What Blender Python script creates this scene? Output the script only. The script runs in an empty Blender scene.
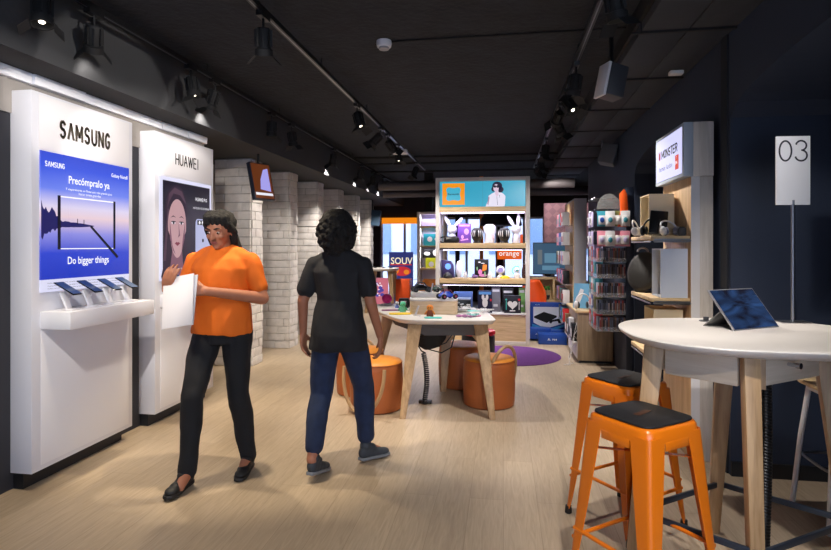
import bpy, bmesh, math, random
from mathutils import Vector, Matrix, Euler, noise
random.seed(7)
PI = math.pi
SC = bpy.context.scene
COL = SC.collection
R = math.radians
# ---------------------------------------------------------------- camera
F = 554.0; CX = 415.5; HY = 246.0; EYE = 1.45; YAW = R(9.0)
def ray(px):
    t = (px-CX)/F
    return t, t*math.sin(YAW)+math.cos(YAW), t*math.cos(YAW)-math.sin(YAW)
def at(px, py, Y):
    t, a, b = ray(px); D = Y/a
    return Vector((D*b, Y, EYE-(py-HY)/F*D))
def onx(px, py, X):
    t, a, b = ray(px); D = X/b
    return Vector((X, D*a, EYE-(py-HY)/F*D))
def onz(px, py, z):
    t, a, b = ray(px); D = (EYE-z)*F/(py-HY)
    return Vector((D*b, D*a, z))
cam = bpy.data.cameras.new('camera'); co = bpy.data.objects.new('camera', cam); COL.objects.link(co)
co.location = (0, 0, EYE); co.rotation_euler = (R(90), 0, YAW)
cam.sensor_fit = 'HORIZONTAL'; cam.sensor_width = 36; cam.lens = 36*F/831
cam.shift_y = -(275-HY)/831.0
cam.clip_start = .05; cam.clip_end = 200
SC.camera = co
# ---------------------------------------------------------------- materials
def lin(c):
    return tuple((x/255/12.92 if x/255 <= .04045 else ((x/255+.055)/1.055)**2.4) for x in c)+(1,)
_m = {}
def mat(name, col=(200, 200, 200), rough=.5, metal=0, emit=0, ecol=None, alpha=1, trans=0, bump=0, bscale=60, vary=0, vscale=8, coat=0, sheen=0):
    if name in _m: return _m[name]
    m = bpy.data.materials.new(name); m.use_nodes = True
    nt = m.node_tree; b = nt.nodes['Principled BSDF']
    b.inputs['Base Color'].default_value = lin(col)
    b.inputs['Roughness'].default_value = rough; b.inputs['Metallic'].default_value = metal
    if emit >= .3: b.inputs['Base Color'].default_value = tuple(x*.12 for x in lin(col)[:3])+(1,)
    if coat: b.inputs['Coat Weight'].default_value = coat; b.inputs['Coat Roughness'].default_value = .1
    if sheen: b.inputs['Sheen Weight'].default_value = sheen
    if trans: b.inputs['Transmission Weight'].default_value = trans; b.inputs['IOR'].default_value = 1.2
    if alpha < 1: b.inputs['Alpha'].default_value = alpha
    if emit:
        b.inputs['Emission Color'].default_value = lin(ecol or col); b.inputs['Emission Strength'].default_value = emit
    tc = nt.nodes.new('ShaderNodeTexCoord')
    if bump or vary:
        n = nt.nodes.new('ShaderNodeTexNoise'); n.inputs['Scale'].default_value = bscale; n.inputs['Detail'].default_value = 4
        nt.links.new(tc.outputs['Object'], n.inputs['Vector'])
    if bump:
        bp = nt.nodes.new('ShaderNodeBump'); bp.inputs['Strength'].default_value = bump; bp.inputs['Distance'].default_value = .01
        nt.links.new(n.outputs['Fac'], bp.inputs['Height']); nt.links.new(bp.outputs['Normal'], b.inputs['Normal'])
    if vary:
        n2 = nt.nodes.new('ShaderNodeTexNoise'); n2.inputs['Scale'].default_value = vscale; n2.inputs['Detail'].default_value = 5
        nt.links.new(tc.outputs['Object'], n2.inputs['Vector'])
        r = nt.nodes.new('ShaderNodeValToRGB')
        c = lin(col); r.color_ramp.elements[0].position = .3; r.color_ramp.elements[1].position = .7
        r.color_ramp.elements[0].color = tuple(x*(1-vary) for x in c[:3])+(1,)
        r.color_ramp.elements[1].color = tuple(min(1, x*(1+vary)) for x in c[:3])+(1,)
        nt.links.new(n2.outputs['Fac'], r.inputs['Fac']); nt.links.new(r.outputs['Color'], b.inputs['Base Color'])
    _m[name] = m
    return m
def wood(name, c1, c2, axis='Z', rough=.45, sc=1.0):
    if name in _m: return _m[name]
    m = bpy.data.materials.new(name); m.use_nodes = True; nt = m.node_tree; b = nt.nodes['Principled BSDF']
    tc = nt.nodes.new('ShaderNodeTexCoord'); mp = nt.nodes.new('ShaderNodeMapping')
    s = [14*sc, 14*sc, 14*sc]; s['XYZ'.index(axis)] = .9*sc
    mp.inputs['Scale'].default_value = s
    nt.links.new(tc.outputs['Object'], mp.inputs['Vector'])
    n = nt.nodes.new('ShaderNodeTexNoise'); n.inputs['Scale'].default_value = 2.2; n.inputs['Detail'].default_value = 8; n.inputs['Distortion'].default_value = .6
    nt.links.new(mp.outputs['Vector'], n.inputs['Vector'])
    n2 = nt.nodes.new('ShaderNodeTexNoise'); n2.inputs['Scale'].default_value = 12; n2.inputs['Detail'].default_value = 3
    nt.links.new(mp.outputs['Vector'], n2.inputs['Vector'])
    mx = nt.nodes.new('ShaderNodeMath'); mx.operation = 'MULTIPLY_ADD'; mx.inputs[1].default_value = .35
    nt.links.new(n2.outputs['Fac'], mx.inputs[0]); nt.links.new(n.outputs['Fac'], mx.inputs[2])
    r = nt.nodes.new('ShaderNodeValToRGB'); r.color_ramp.elements[0].position = .45; r.color_ramp.elements[1].position = .85
    r.color_ramp.elements[0].color = lin(c1); r.color_ramp.elements[1].color = lin(c2)
    nt.links.new(mx.outputs[0], r.inputs['Fac']); nt.links.new(r.outputs['Color'], b.inputs['Base Color'])
    bp = nt.nodes.new('ShaderNodeBump'); bp.inputs['Strength'].default_value = .12; bp.inputs['Distance'].default_value = .003
    nt.links.new(n2.outputs['Fac'], bp.inputs['Height']); nt.links.new(bp.outputs['Normal'], b.inputs['Normal'])
    b.inputs['Roughness'].default_value = rough
    _m[name] = m
    return m
def ramp_emit(name, stops, axis=2, z0=0., z1=1., strength=1.):
    """a lit poster or screen: its picture is a vertical blend of inks, in the object's own coordinates"""
    m = bpy.data.materials.new(name); m.use_nodes = True; nt = m.node_tree; b = nt.nodes['Principled BSDF']
    tc = nt.nodes.new('ShaderNodeTexCoord'); sp = nt.nodes.new('ShaderNodeSeparateXYZ'); nt.links.new(tc.outputs['Object'], sp.inputs[0])
    mr = nt.nodes.new('ShaderNodeMapRange'); mr.inputs[1].default_value = z0; mr.inputs[2].default_value = z1
    nt.links.new(sp.outputs[axis], mr.inputs[0])
    r = nt.nodes.new('ShaderNodeValToRGB')
    while len(r.color_ramp.elements) < len(stops): r.color_ramp.elements.new(.5)
    for e, (p, c) in zip(r.color_ramp.elements, stops): e.position = p; e.color = lin(c)
    nt.links.new(mr.outputs[0], r.inputs['Fac'])
    b.inputs['Base Color'].default_value = (.02, .02, .02, 1); b.inputs['Roughness'].default_value = .25
    nt.links.new(r.outputs['Color'], b.inputs['Emission Color']); b.inputs['Emission Strength'].default_value = strength
    return m
# ---------------------------------------------------------------- mesh builder
class MB:
    def __init__(s): s.v = []; s.f = []; s.mi = []; s.m = 0; s.xf = None
    def add(s, vs, fs):
        n = len(s.v)
        for p in vs:
            p = Vector(p)
            if s.xf is not None: p = s.xf @ p
            s.v.append(p)
        for f in fs: s.f.append([n+i for i in f]); s.mi.append(s.m)
        return s
    def box(s, c, d, rot=None):
        x, y, z = d[0]/2, d[1]/2, d[2]/2
        vs = [Vector((a*x, b*y, e*z)) for e in (-1, 1) for a, b in ((-1, -1), (1, -1), (1, 1), (-1, 1))]
        if rot is not None:
            q = Euler(rot).to_matrix(); vs = [q@v for v in vs]
        c = Vector(c)
        return s.add([v+c for v in vs], [(3, 2, 1, 0), (4, 5, 6, 7), (0, 1, 5, 4), (1, 2, 6, 5), (2, 3, 7, 6), (3, 0, 4, 7)])
    def b2(s, p, q):
        return s.box([(p[i]+q[i])/2 for i in range(3)], [abs(q[i]-p[i]) for i in range(3)])
    def cyl(s, p0, p1, r0, r1=None, n=20, cap=True):
        r1 = r0 if r1 is None else r1
        p0 = Vector(p0); p1 = Vector(p1); d = (p1-p0).normalized()
        u = d.orthogonal().normalized(); w = d.cross(u)
        vs = []
        for p, r in ((p0, r0), (p1, r1)):
            for i in range(n):
                a = 2*PI*i/n; vs.append(p+u*(r*math.cos(a))+w*(r*math.sin(a)))
        fs = [(i, (i+1) % n, n+(i+1) % n, n+i) for i in range(n)]
        if cap: fs += [tuple(range(n-1, -1, -1)), tuple(range(n, 2*n))]
        return s.add(vs, fs)
    def tube(s, pts, r, n=8, closed=False, cap=True):
        pts = [Vector(p) for p in pts]; k = len(pts); vs = []; up = None
        for i, p in enumerate(pts):
            if closed: d = pts[(i+1) % k]-pts[i-1]
            else: d = pts[min(i+1, k-1)]-pts[max(i-1, 0)]
            d.normalize()
            if up is None: up = d.orthogonal().normalized()
            up = (up-d*up.dot(d))
            up = up.normalized() if up.length > 1e-6 else d.orthogonal().normalized()
            w = d.cross(up); rr = r[i] if isinstance(r, (list, tuple)) else r
            for j in range(n):
                a = 2*PI*j/n; vs.append(p+up*(rr*math.cos(a))+w*(rr*math.sin(a)))
        fs = []
        for i in range(k if closed else k-1):
            a = i*n; b = ((i+1) % k)*n
            for j in range(n): fs.append((a+j, a+(j+1) % n, b+(j+1) % n, b+j))
        if not closed and cap: fs += [tuple(range(n-1, -1, -1)), tuple(range((k-1)*n, k*n))]
        return s.add(vs, fs)
    def lathe(s, prof, c=(0, 0, 0), n=32, cap=True, sx=1, sy=1):
        vs = []; k = len(prof)
        for r, z in prof:
            for j in range(n):
                a = 2*PI*j/n; vs.append((c[0]+r*math.cos(a)*sx, c[1]+r*math.sin(a)*sy, c[2]+z))
        fs = [(i*n+j, i*n+(j+1) % n, (i+1)*n+(j+1) % n, (i+1)*n+j) for i in range(k-1) for j in range(n)]
        if cap: fs += [tuple(range(n-1, -1, -1)), tuple(range((k-1)*n, k*n))]
        return s.add(vs, fs)
    def ball(s, c, r, n=16, rot=None):
        rx, ry, rz = (r, r, r) if not isinstance(r, (tuple, list)) else r
        c = Vector(c); m = n//2; q = Euler(rot).to_matrix() if rot is not None else Matrix.Identity(3)
        vs = [c+q@Vector((0, 0, -rz))]
        for i in range(1, m):
            th = PI*i/m
            for j in range(n):
                a = 2*PI*j/n; vs.append(c+q@Vector((rx*math.sin(th)*math.cos(a), ry*math.sin(th)*math.sin(a), -rz*math.cos(th))))
        vs.append(c+q@Vector((0, 0, rz)))
        fs = [(0, 1+(j+1) % n, 1+j) for j in range(n)]
        for i in range(m-2):
            a = 1+i*n; b = a+n
            fs += [(a+j, a+(j+1) % n, b+(j+1) % n, b+j) for j in range(n)]
        a = 1+(m-2)*n; t = len(vs)-1
        fs += [(a+j, a+(j+1) % n, t) for j in range(n)]
        return s.add(vs, fs)
    def loft(s, rings, n=24, e=2.0):
        """rings: (cx, cy, cz, rx, ry)"""
        vs = []; k = len(rings)
        for cx, cy, cz, rx, ry in rings:
            for j in range(n):
                a = 2*PI*j/n; ca, sa = math.cos(a), math.sin(a)
                vs.append((cx+rx*math.copysign(abs(ca)**(2/e), ca), cy+ry*math.copysign(abs(sa)**(2/e), sa), cz))
        fs = [(i*n+j, i*n+(j+1) % n, (i+1)*n+(j+1) % n, (i+1)*n+j) for i in range(k-1) for j in range(n)]
        fs += [tuple(range(n-1, -1, -1)), tuple(range((k-1)*n, k*n))]
        return s.add(vs, fs)
    def limb(s, pts, rs, n=16):
        for i in range(len(pts)-1): s.cyl(pts[i], pts[i+1], rs[i], rs[i+1], n)
        for p, r in zip(pts, rs): s.ball(p, r*1.0, n)
        return s
    def prism(s, pts, z0, z1):
        n = len(pts)
        vs = [(x, y, z0) for x, y in pts]+[(x, y, z1) for x, y in pts]
        return s.add(vs, [tuple(range(n-1, -1, -1)), tuple(range(n, 2*n))]+[(i, (i+1) % n, n+(i+1) % n, n+i) for i in range(n)])
    def plate(s, pts, y0, y1):
        """outline in x,z; front at y0 (smaller y)"""
        n = len(pts)
        vs = [(x, y0, z) for x, z in pts]+[(x, y1, z) for x, z in pts]
        return s.add(vs, [tuple(range(n)), tuple(range(2*n-1, n-1, -1))]+[(i, n+i, n+(i+1) % n, (i+1) % n) for i in range(n)])
    def taper(s, pt, pb, wt, wb, yaw=0):
        """leg: top centre, bottom centre, (w,d) top, (w,d) bottom"""
        c, sn = math.cos(yaw), math.sin(yaw); vs = []
        for p, (w, d) in ((pb, wb), (pt, wt)):
            for a, b in ((-1, -1), (1, -1), (1, 1), (-1, 1)):
                x, y = a*w/2, b*d/2; vs.append((p[0]+x*c-y*sn, p[1]+x*sn+y*c, p[2]))
        return s.add(vs, [(3, 2, 1, 0), (4, 5, 6, 7), (0, 1, 5, 4), (1, 2, 6, 5), (2, 3, 7, 6), (3, 0, 4, 7)])
    def build(s, name, mats, parent=None, bevel=0, smooth=True, ang=35, seg=2, fix=True):
        me = bpy.data.meshes.new(name); me.from_pydata([tuple(v) for v in s.v], [], s.f)
        mats = mats if isinstance(mats, (list, tuple)) else [mats]
        for m in mats: me.materials.append(m)
        me.polygons.foreach_set('material_index', s.mi)
        if fix or bevel:
            bm = bmesh.new(); bm.from_mesh(me)
            bmesh.ops.recalc_face_normals(bm, faces=bm.faces)
            if bevel:
                es = [e for e in bm.edges if len(e.link_faces) == 2 and e.calc_face_angle(0) > R(40)]
                bmesh.ops.bevel(bm, geom=es, offset=bevel, segments=seg, affect='EDGES', profile=.5, clamp_overlap=True)
            bm.to_mesh(me); bm.free()
        if smooth:
            me.polygons.foreach_set('use_smooth', [True]*len(me.polygons))
            me.set_sharp_from_angle(angle=R(ang))
        me.update()
        o = bpy.data.objects.new(name, me); COL.objects.link(o)
        if parent is not None: o.parent = parent
        return o
def tag(o, label=None, cat=None, group=None, kind=None):
    if label: o['label'] = label
    if cat: o['category'] = cat
    if group: o['group'] = group
    if kind: o['kind'] = kind
    return o
def thing(name, loc, label, cat, rz=0, group=None):
    o = bpy.data.objects.new(name, None); COL.objects.link(o); o.empty_display_size = .05
    o.location = loc; o.rotation_euler = (0, 0, rz)
    return tag(o, label, cat, group)
def struct(o): o['kind'] = 'structure'; return o
KIDS = {}
def copy_tree(o, parent=None):
    c = o.copy(); COL.objects.link(c)
    if parent is not None: c.parent = parent; c.matrix_parent_inverse = o.matrix_parent_inverse
    for ch in [x for x in COL.objects if x.parent == o]: copy_tree(ch, c)
    return c
def evald(o):
    dg = bpy.context.evaluated_depsgraph_get()
    return bpy.data.meshes.new_from_object(o.evaluated_get(dg))
def blob(name, mb, m, parent=None, voxel=.006, smooth=4, nz=None):
    """one closed organic surface grown round the shapes collected in mb"""
    o = mb.build(name, m, None, smooth=False, fix=True)
    r = o.modifiers.new('r', 'REMESH'); r.mode = 'VOXEL'; r.voxel_size = voxel; r.use_smooth_shade = True
    if smooth:
        q = o.modifiers.new('s', 'SMOOTH'); q.factor = .5; q.iterations = smooth
    me = evald(o); o.modifiers.clear(); old = o.data; o.data = me; bpy.data.meshes.remove(old); me.name = name
    if nz:
        amp, sc, asym = nz
        ns = [v.normal.copy() for v in me.vertices]
        for v, nn in zip(me.vertices, ns):
            p = v.co.copy(); p.z *= asym
            v.co += nn*(amp*noise.noise(p*sc)+.4*amp*noise.noise(p*sc*2.3+Vector((3, 1, 2))))
    me.polygons.foreach_set('use_smooth', [True]*len(me.polygons)); me.update()
    if parent is not None: o.parent = parent
    return o
def text(name, s, m, parent, loc, w=None, h=None, size=.1, bold=0, rz=0, align='CENTER', depth=.0012, spacing=1.0, rx=90, shear=0):
    cu = bpy.data.curves.new(name, 'FONT'); cu.body = s; cu.size = 1.0; cu.align_x = align; cu.align_y = 'CENTER'
    cu.extrude = 0; cu.offset = min(bold, .012); cu.space_character = spacing; cu.shear = shear; cu.resolution_u = 3
    o = bpy.data.objects.new(name, cu); COL.objects.link(o)
    me = evald(o); bpy.data.objects.remove(o)
    xs = [v.co.x for v in me.vertices]; ys = [v.co.y for v in me.vertices]
    ww = max(xs)-min(xs); hh = max(ys)-min(ys); x0 = (max(xs)+min(xs))/2 if align == 'CENTER' else min(xs); y0 = (max(ys)+min(ys))/2
    sx = w/ww if w else 1; sy = h/hh if h else sx
    if not w and h: sx = sy
    q = Matrix.Rotation(R(rx), 3, 'X')
    for v in me.vertices: v.co = q@Vector(((v.co.x-x0)*sx, (v.co.y-y0)*sy, depth))
    me.materials.clear(); me.materials.append(m); me.name = name
    o = bpy.data.objects.new(name, me); COL.objects.link(o); o.location = loc; o.rotation_euler = (0, 0, rz)
    if parent is not None: o.parent = parent
    return o
def ell(cx, cz, rx, rz, n=24, a0=0, a1=360):
    full = abs(a1-a0) >= 360
    k = n if full else n+1
    return [(cx+rx*math.cos(R(a0+(a1-a0)*i/n)), cz+rz*math.sin(R(a0+(a1-a0)*i/n))) for i in range(k)]
def flat(name, m, parent, polys, y, t=.0006):
    mb = MB()
    for p in polys: mb.plate(p, y, y+t)
    return mb.build(name, m, parent, smooth=False)
def squircle(a, b, e, n=72, rot=0, c=(0, 0)):
    o = []
    for i in range(n):
        t = 2*PI*i/n; x = a*math.copysign(abs(math.cos(t))**(2/e), math.cos(t)); y = b*math.copysign(abs(math.sin(t))**(2/e), math.sin(t))
        o.append((c[0]+x*math.cos(rot)-y*math.sin(rot), c[1]+x*math.sin(rot)+y*math.cos(rot)))
    return o
def stroke(path, w=.0065, closed=False):
    """thin pen line as polygons"""
    out = []; k = len(path)
    for i in range(k if closed else k-1):
        x0, z0 = path[i]; x1, z1 = path[(i+1) % k]; dx, dz = x1-x0, z1-z0; L = math.hypot(dx, dz) or 1; nx, nz = -dz/L*w/2, dx/L*w/2; ex, ez = dx/L*w*.2, dz/L*w*.2
        out.append([(x0-ex+nx, z0-ez+nz), (x0-ex-nx, z0-ez-nz), (x1+ex-nx, z1+ez-nz), (x1+ex+nx, z1+ez+nz)])
    return out
def _arc(cx, cz, rx, rz, a0, a1, n=8): return [(cx+rx*math.cos(R(a0+(a1-a0)*i/n)), cz+rz*math.sin(R(a0+(a1-a0)*i/n))) for i in range(n+1)]
GLYPH = {'S': [_arc(.5, .74, .42, .26, 20, 270)+_arc(.5, .26, .42, .26, 90, -160)], 'A': [[(0, 0), (.5, 1), (1, 0)]], 'a': [[(0, 0), (.5, 1), (1, 0)], [(.2, .36), (.8, .36)]], 'M': [[(0, 0), (0, 1), (.5, .25), (1, 1), (1, 0)]],
 'U': [[(0, 1)]+_arc(.5, .32, .5, .32, 180, 360)+[(1, 1)]], 'N': [[(0, 0), (0, 1), (1, 0), (1, 1)]], 'G': [_arc(.5, .5, .48, .5, 40, 330, 14)+[(.95, .45), (.55, .45)]],
 'H': [[(0, 0), (0, 1)], [(1, 0), (1, 1)], [(0, .5), (1, .5)]], 'W': [[(0, 1), (.25, 0), (.5, .95), (.75, 0), (1, 1)]], 'E': [[(.9, 1), (0, 1), (0, 0), (.9, 0)], [(0, .5), (.8, .5)]],
 'I': [[(.5, 0), (.5, 1)]], 'O': [_arc(.5, .5, .5, .5, 0, 360, 18)], 'T': [[(0, 1), (1, 1)], [(.5, 1), (.5, 0)]], 'R': [[(0, 0), (0, 1), (.6, 1)]+_arc(.6, .75, .35, .25, 90, -90)+[(0, .5)], [(.5, .5), (1, 0)]]}
GW = {'I': .25, 'M': 1.25, 'W': 1.5, 'A': 1.1, 'a': 1.1}
def caps(s, m, parent, cx, cz, w, h, y, pen=.2, gap=.36, rz=0, loc=None):
    """block capitals drawn with a pen; pen and gap in letter widths"""
    tot = sum(GW.get(c, 1) for c in s)+gap*(len(s)-1); u = w/tot; x = cx-w/2; polys = []
    for c in s:
        g = GW.get(c, 1)*u
        for path in GLYPH[c]: polys += stroke([(x+px_*g, cz-h/2+pz_*h) for px_, pz_ in path], u*pen)
        x += g+gap*u
    o = flat('lettering', m, parent, polys, y)
    if loc is not None: o.location = loc; o.rotation_euler = (0, 0, rz)
    return o
# palette
W_OAK = wood('oak_upright', (156, 124, 88), (192, 160, 120))
W_OAKX = wood('oak_long', (186, 156, 112), (226, 198, 154), 'X')
W_PALE = wood('pale_ash', (208, 192, 170), (226, 212, 194), 'X')
W_PALEZ = wood('pale_ash_upright', (150, 140, 130), (190, 180, 170))
WHITE = mat('white_lacquer', (226, 226, 230), .35)
WHITE2 = mat('white_matt', (222, 220, 222), .6)
PANELW = mat('panel_white', (214, 214, 220), .4)
GREYF = mat('warm_grey_frame', (205, 200, 196), .5)
BLACK = mat('black_plastic', (18, 18, 20), .35)
BLACKM = mat('black_matt', (14, 14, 16), .75)
DGREY = mat('dark_grey', (58, 60, 66), .5)
STEEL = mat('brushed_steel', (150, 152, 158), .3, 1)
CHROME = mat('chrome', (210, 210, 215), .15, 1)
NAVY = mat('navy_paint', (38, 48, 68), .6, bump=.15, bscale=140)
ORANGE = mat('orange_gloss', (226, 118, 18), .28, coat=.4)
ORANGE2 = mat('orange_plastic', (232, 88, 14), .5)
PURPLE = mat('purple', (120, 70, 190), .6)
MAGENTA = mat('magenta', (190, 20, 110), .4)
GREEN = mat('leaf_green', (60, 140, 50), .5)
BLUE = mat('blue_box', (24, 70, 160), .4)
YELLOW = mat('yellow', (235, 200, 30), .5)
TEAL = mat('teal', (60, 190, 180), .5)
RED = mat('red', (205, 20, 40), .4)
GLOW = mat('lamp_white_plastic', (236, 234, 250), .5, emit=.06, ecol=(225, 220, 255))
CLEAR = mat('clear_acrylic', (235, 240, 250), .08, alpha=.22)
INKW = mat('lit_white', (255, 255, 255), .5, emit=1.0)
INKK = mat('ink_black', (16, 16, 20), .5)
# ================================================================ setting
CEIL = 2.97
fm = bpy.data.materials.new('oak_floor'); fm.use_nodes = True; nt = fm.node_tree; b = nt.nodes['Principled BSDF']
tc = nt.nodes.new('ShaderNodeTexCoord'); mp = nt.nodes.new('ShaderNodeMapping'); mp.inputs['Rotation'].default_value = (0, 0, R(90))
nt.links.new(tc.outputs['Object'], mp.inputs['Vector'])
bk = nt.nodes.new('ShaderNodeTexBrick'); bk.inputs['Scale'].default_value = 1; bk.inputs['Brick Width'].default_value = 1.6; bk.inputs['Row Height'].default_value = .19
bk.inputs['Mortar Size'].default_value = .0016; bk.inputs['Mortar Smooth'].default_value = .3; bk.inputs['Bias'].default_value = 0; bk.offset = .37
bk.inputs['Color1'].default_value = lin((186, 168, 144)); bk.inputs['Color2'].default_value = lin((177, 159, 136)); bk.inputs['Mortar'].default_value = lin((158, 140, 116))
nt.links.new(mp.outputs['Vector'], bk.inputs['Vector'])
mp2 = nt.nodes.new('ShaderNodeMapping'); mp2.inputs['Scale'].default_value = (30, 2.4, 1); nt.links.new(tc.outputs['Object'], mp2.inputs['Vector'])
n = nt.nodes.new('ShaderNodeTexNoise'); n.inputs['Scale'].default_value = 1.6; n.inputs['Detail'].default_value = 8; n.inputs['Distortion'].default_value = 1.4
nt.links.new(mp2.outputs['Vector'], n.inputs['Vector'])
rp = nt.nodes.new('ShaderNodeValToRGB'); rp.color_ramp.elements[0].position = .3; rp.color_ramp.elements[1].position = .7
rp.color_ramp.elements[0].color = (.84, .82, .80, 1); rp.color_ramp.elements[1].color = (1.06, 1.06, 1.06, 1)
nt.links.new(n.outputs['Fac'], rp.inputs['Fac'])
mx = nt.nodes.new('ShaderNodeMix'); mx.data_type = 'RGBA'; mx.blend_type = 'MULTIPLY'; mx.inputs[0].default_value = 1
nt.links.new(bk.outputs['Color'], mx.inputs[6]); nt.links.new(rp.outputs['Color'], mx.inputs[7]); nt.links.new(mx.outputs[2], b.inputs['Base Color'])
bp = nt.nodes.new('ShaderNodeBump'); bp.inputs['Strength'].default_value = .1; bp.inputs['Distance'].default_value = .002
nt.links.new(n.outputs['Fac'], bp.inputs['Height']); nt.links.new(bp.outputs['Normal'], b.inputs['Normal'])
b.inputs['Roughness'].default_value = .42
struct(MB().b2((-5.2, -3, -.08), (4.6, 17.6, 0)).build('floor', fm))
cm = mat('ceiling_black', (23, 27, 34), .9, bump=.9, bscale=22, vary=.35, vscale=5)
struct(MB().b2((-5.2, -3, CEIL), (4.6, 17.6, CEIL+.1)).build('ceiling', cm))
XL = -2.895
GREYW = mat('wall_grey', (150, 144, 138), .8, bump=.2, bscale=30)
DWALL = mat('wall_dark', (44, 44, 50), .7)
mb = MB(); mb.b2((XL-.1, -3, 0), (XL, 5.02, 2.51)); mb.m = 0
struct(mb.build('wall_left', DWALL))
struct(MB().b2((XL-.02, -3, 2.24), (XL+.012, 5.02, 2.45)).build('trim_4', GREYW))
# white brick course under the bulkhead
def bricks(mb, x0, x1, z0, z1, ch=.104, bl=.29, seed=0, y=0, depth=.02, axis='x', joint=.007):
    """courses of split stone on the face y (axis x) facing -y, or on the face x=y facing +x (axis y)"""
    rnd = random.Random(seed); z = z0; k = 0
    while z < z1-.02:
        zt = min(z+ch, z1); x = x0; first = True
        while x < x1-.01:
            L = bl*rnd.uniform(.8, 1.2)
            if first and k % 2: L *= .5
            first = False
            xe = min(x+L, x1)
            if x1-xe < .05: xe = x1
            d = depth*rnd.uniform(.55, 1.15)
            a, bb = x+joint/2, xe-joint/2; c0, c1 = z+joint/2, zt-joint/2
            # face with a wandering relief
            nx, nz = 4, 3; g = []; j = lambda: rnd.uniform(-.5, .5)
            for iz in range(nz+1):
                for ix in range(nx+1):
                    edge = ix in (0, nx) or iz in (0, nz)
                    u = a+(bb-a)*ix/nx+(0 if edge else j()*.012); w = c0+(c1-c0)*iz/nz+(0 if iz in (0, nz) else j()*.008)
                    q = d-(.005 if edge else 0)+rnd.uniform(-.0025, .0025)
                    g.append((u, y-q, w) if axis == 'x' else (y+q, u, w))
            base = len(g)
            per = [(a, c0), (bb, c0), (bb, c1), (a, c1)]
            for u, w in per: g.append((u, y, w) if axis == 'x' else (y, u, w))
            fs = []
            for iz in range(nz):
                for ix in range(nx):
                    p = iz*(nx+1)+ix; fs.append((p, p+1, p+nx+2, p+nx+1))
            cn = [0, nx, nz*(nx+1)+nx, nz*(nx+1)]
            bot = list(range(0, nx+1)); rt = [i*(nx+1)+nx for i in range(nz+1)]; tp = list(range(nz*(nx+1)+nx, nz*(nx+1)-1, -1)); lf = [i*(nx+1) for i in range(nz, -1, -1)]
            for e, (i0, i1) in zip((bot, rt, tp, lf), ((0, 1), (1, 2), (2, 3), (3, 0))): fs.append(tuple(reversed(e))+(base+i0, base+i1))
            mb.add(g, fs)
            x = xe
        z = zt; k += 1
BRICK = mat('white_stone_brick', (214, 208, 202), .85, bump=.5, bscale=70, vary=.08, vscale=14)
JOINT = mat('stone_joint', (150, 144, 138), .9)
mb = MB(); bricks(mb, -1.6, 5.02, 2.44, 2.51, ch=.07, bl=.46, seed=3, y=XL, depth=.06, axis='y')
struct(mb.build('trim_1', mat('brick_course_brightened', (244, 244, 248), .8, bump=.4, bscale=70), ang=60))  # brick colour lifted to stand in for light missing under the bulkhead
# bulkhead (duct casing) along the left
mb = MB(); mb.b2((-3.75, -3, 2.51), (-2.6, 14.5, CEIL-.002))
BULK = mat('bulkhead_taupe', (54, 55, 57), .85, bump=.1, bscale=40, vary=.08, vscale=2)
struct(mb.build('trim_2', BULK))
struct(MB().b2((-3.9, 5.02, 0), (-3.72, 14.5, 2.9)).build('wall_left_far', GREYW))
struct(MB().b2((-3.9, 4.96, 0), (XL-.1, 5.02, 2.51)).build('wall_left_return', DWALL))
# columns of white brick
for k in range(6):
    Y = 6.3+1.2*k
    x0, x1, y0, y1 = -3.46, -3.0, Y-.02, Y+.27
    o = MB().b2((x0, y0, 0), (x1, y1, 2.508)).build('column', JOINT); struct(o)
    mb = MB(); bricks(mb, x0, x1, 0, 2.505, seed=20+k, y=y0, depth=.026); bricks(mb, y0, y1, 0, 2.505, seed=40+k, y=x1, depth=.024, axis='y', bl=.2)
    q = mb.build('brick_facing', BRICK, o, ang=60)
# right wall with arched niches
XR = 1.42
def arch_wall(name, ya, yb, arches, x0, x1, ztop, m):
    """wall in the plane x0 (facing -x), thickness to x1, with segmental arches (y0,y1,spring,crown)"""
    pts = [(ya, 0)]
    for y0, y1, zs, zc in arches:
        pts.append((y0, 0)); n = 28
        for i in range(n+1):
            t = i/n; u = -1+2*t; z = zs+(zc-zs)*math.sqrt(max(0, 1-u*u))
            pts.append((y0+(y1-y0)*t, z))
        pts.append((y1, 0))
    pts += [(yb, 0), (yb, ztop), (ya, ztop)]
    n = len(pts); mb = MB()
    # split into vertical strips so the outline stays convex
    segs = []
    ys = sorted({p[0] for p in pts})
    def low(y):
        for y0, y1, zs, zc in arches:
            if y0 <= y <= y1:
                u = (2*(y-y0)/(y1-y0))-1; return zs+(zc-zs)*math.sqrt(max(0, 1-u*u))
        return 0
    for a, bb in zip(ys, ys[1:]):
        mid = (a+bb)/2; inside = any(y0 < mid < y1 for y0, y1, _, _ in arches)
        za, zb = (low(a), low(bb)) if inside else (0, 0)
        vs = [(x0, a, za), (x0, bb, zb), (x0, bb, ztop), (x0, a, ztop), (x1, a, za), (x1, bb, zb), (x1, bb, ztop), (x1, a, ztop)]
        mb.add(vs, [(0, 1, 2, 3), (7, 6, 5, 4), (0, 4, 5, 1), (3, 2, 6, 7), (0, 3, 7, 4), (1, 5, 6, 2)])
    return mb.build(name, m, ang=30, fix=False)
struct(arch_wall('wall_right', .85, 9.6, [(1.1, 3.77, 2.26, 2.46), (4.2, 6.36, 2.24, 2.44)], XR, XR+.75, CEIL, NAVY))
struct(MB().b2((XR+.75, .85, 0), (XR+.85, 9.6, CEIL)).build('wall_right_niche', NAVY))
struct(MB().b2((XR-.012, 3.80, 0), (XR, 3.90, CEIL)).build('trim_5', mat('navy_dark', (16, 20, 30), .6)))
SKIRT = mat('black_skirting', (20, 22, 26), .5)
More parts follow.
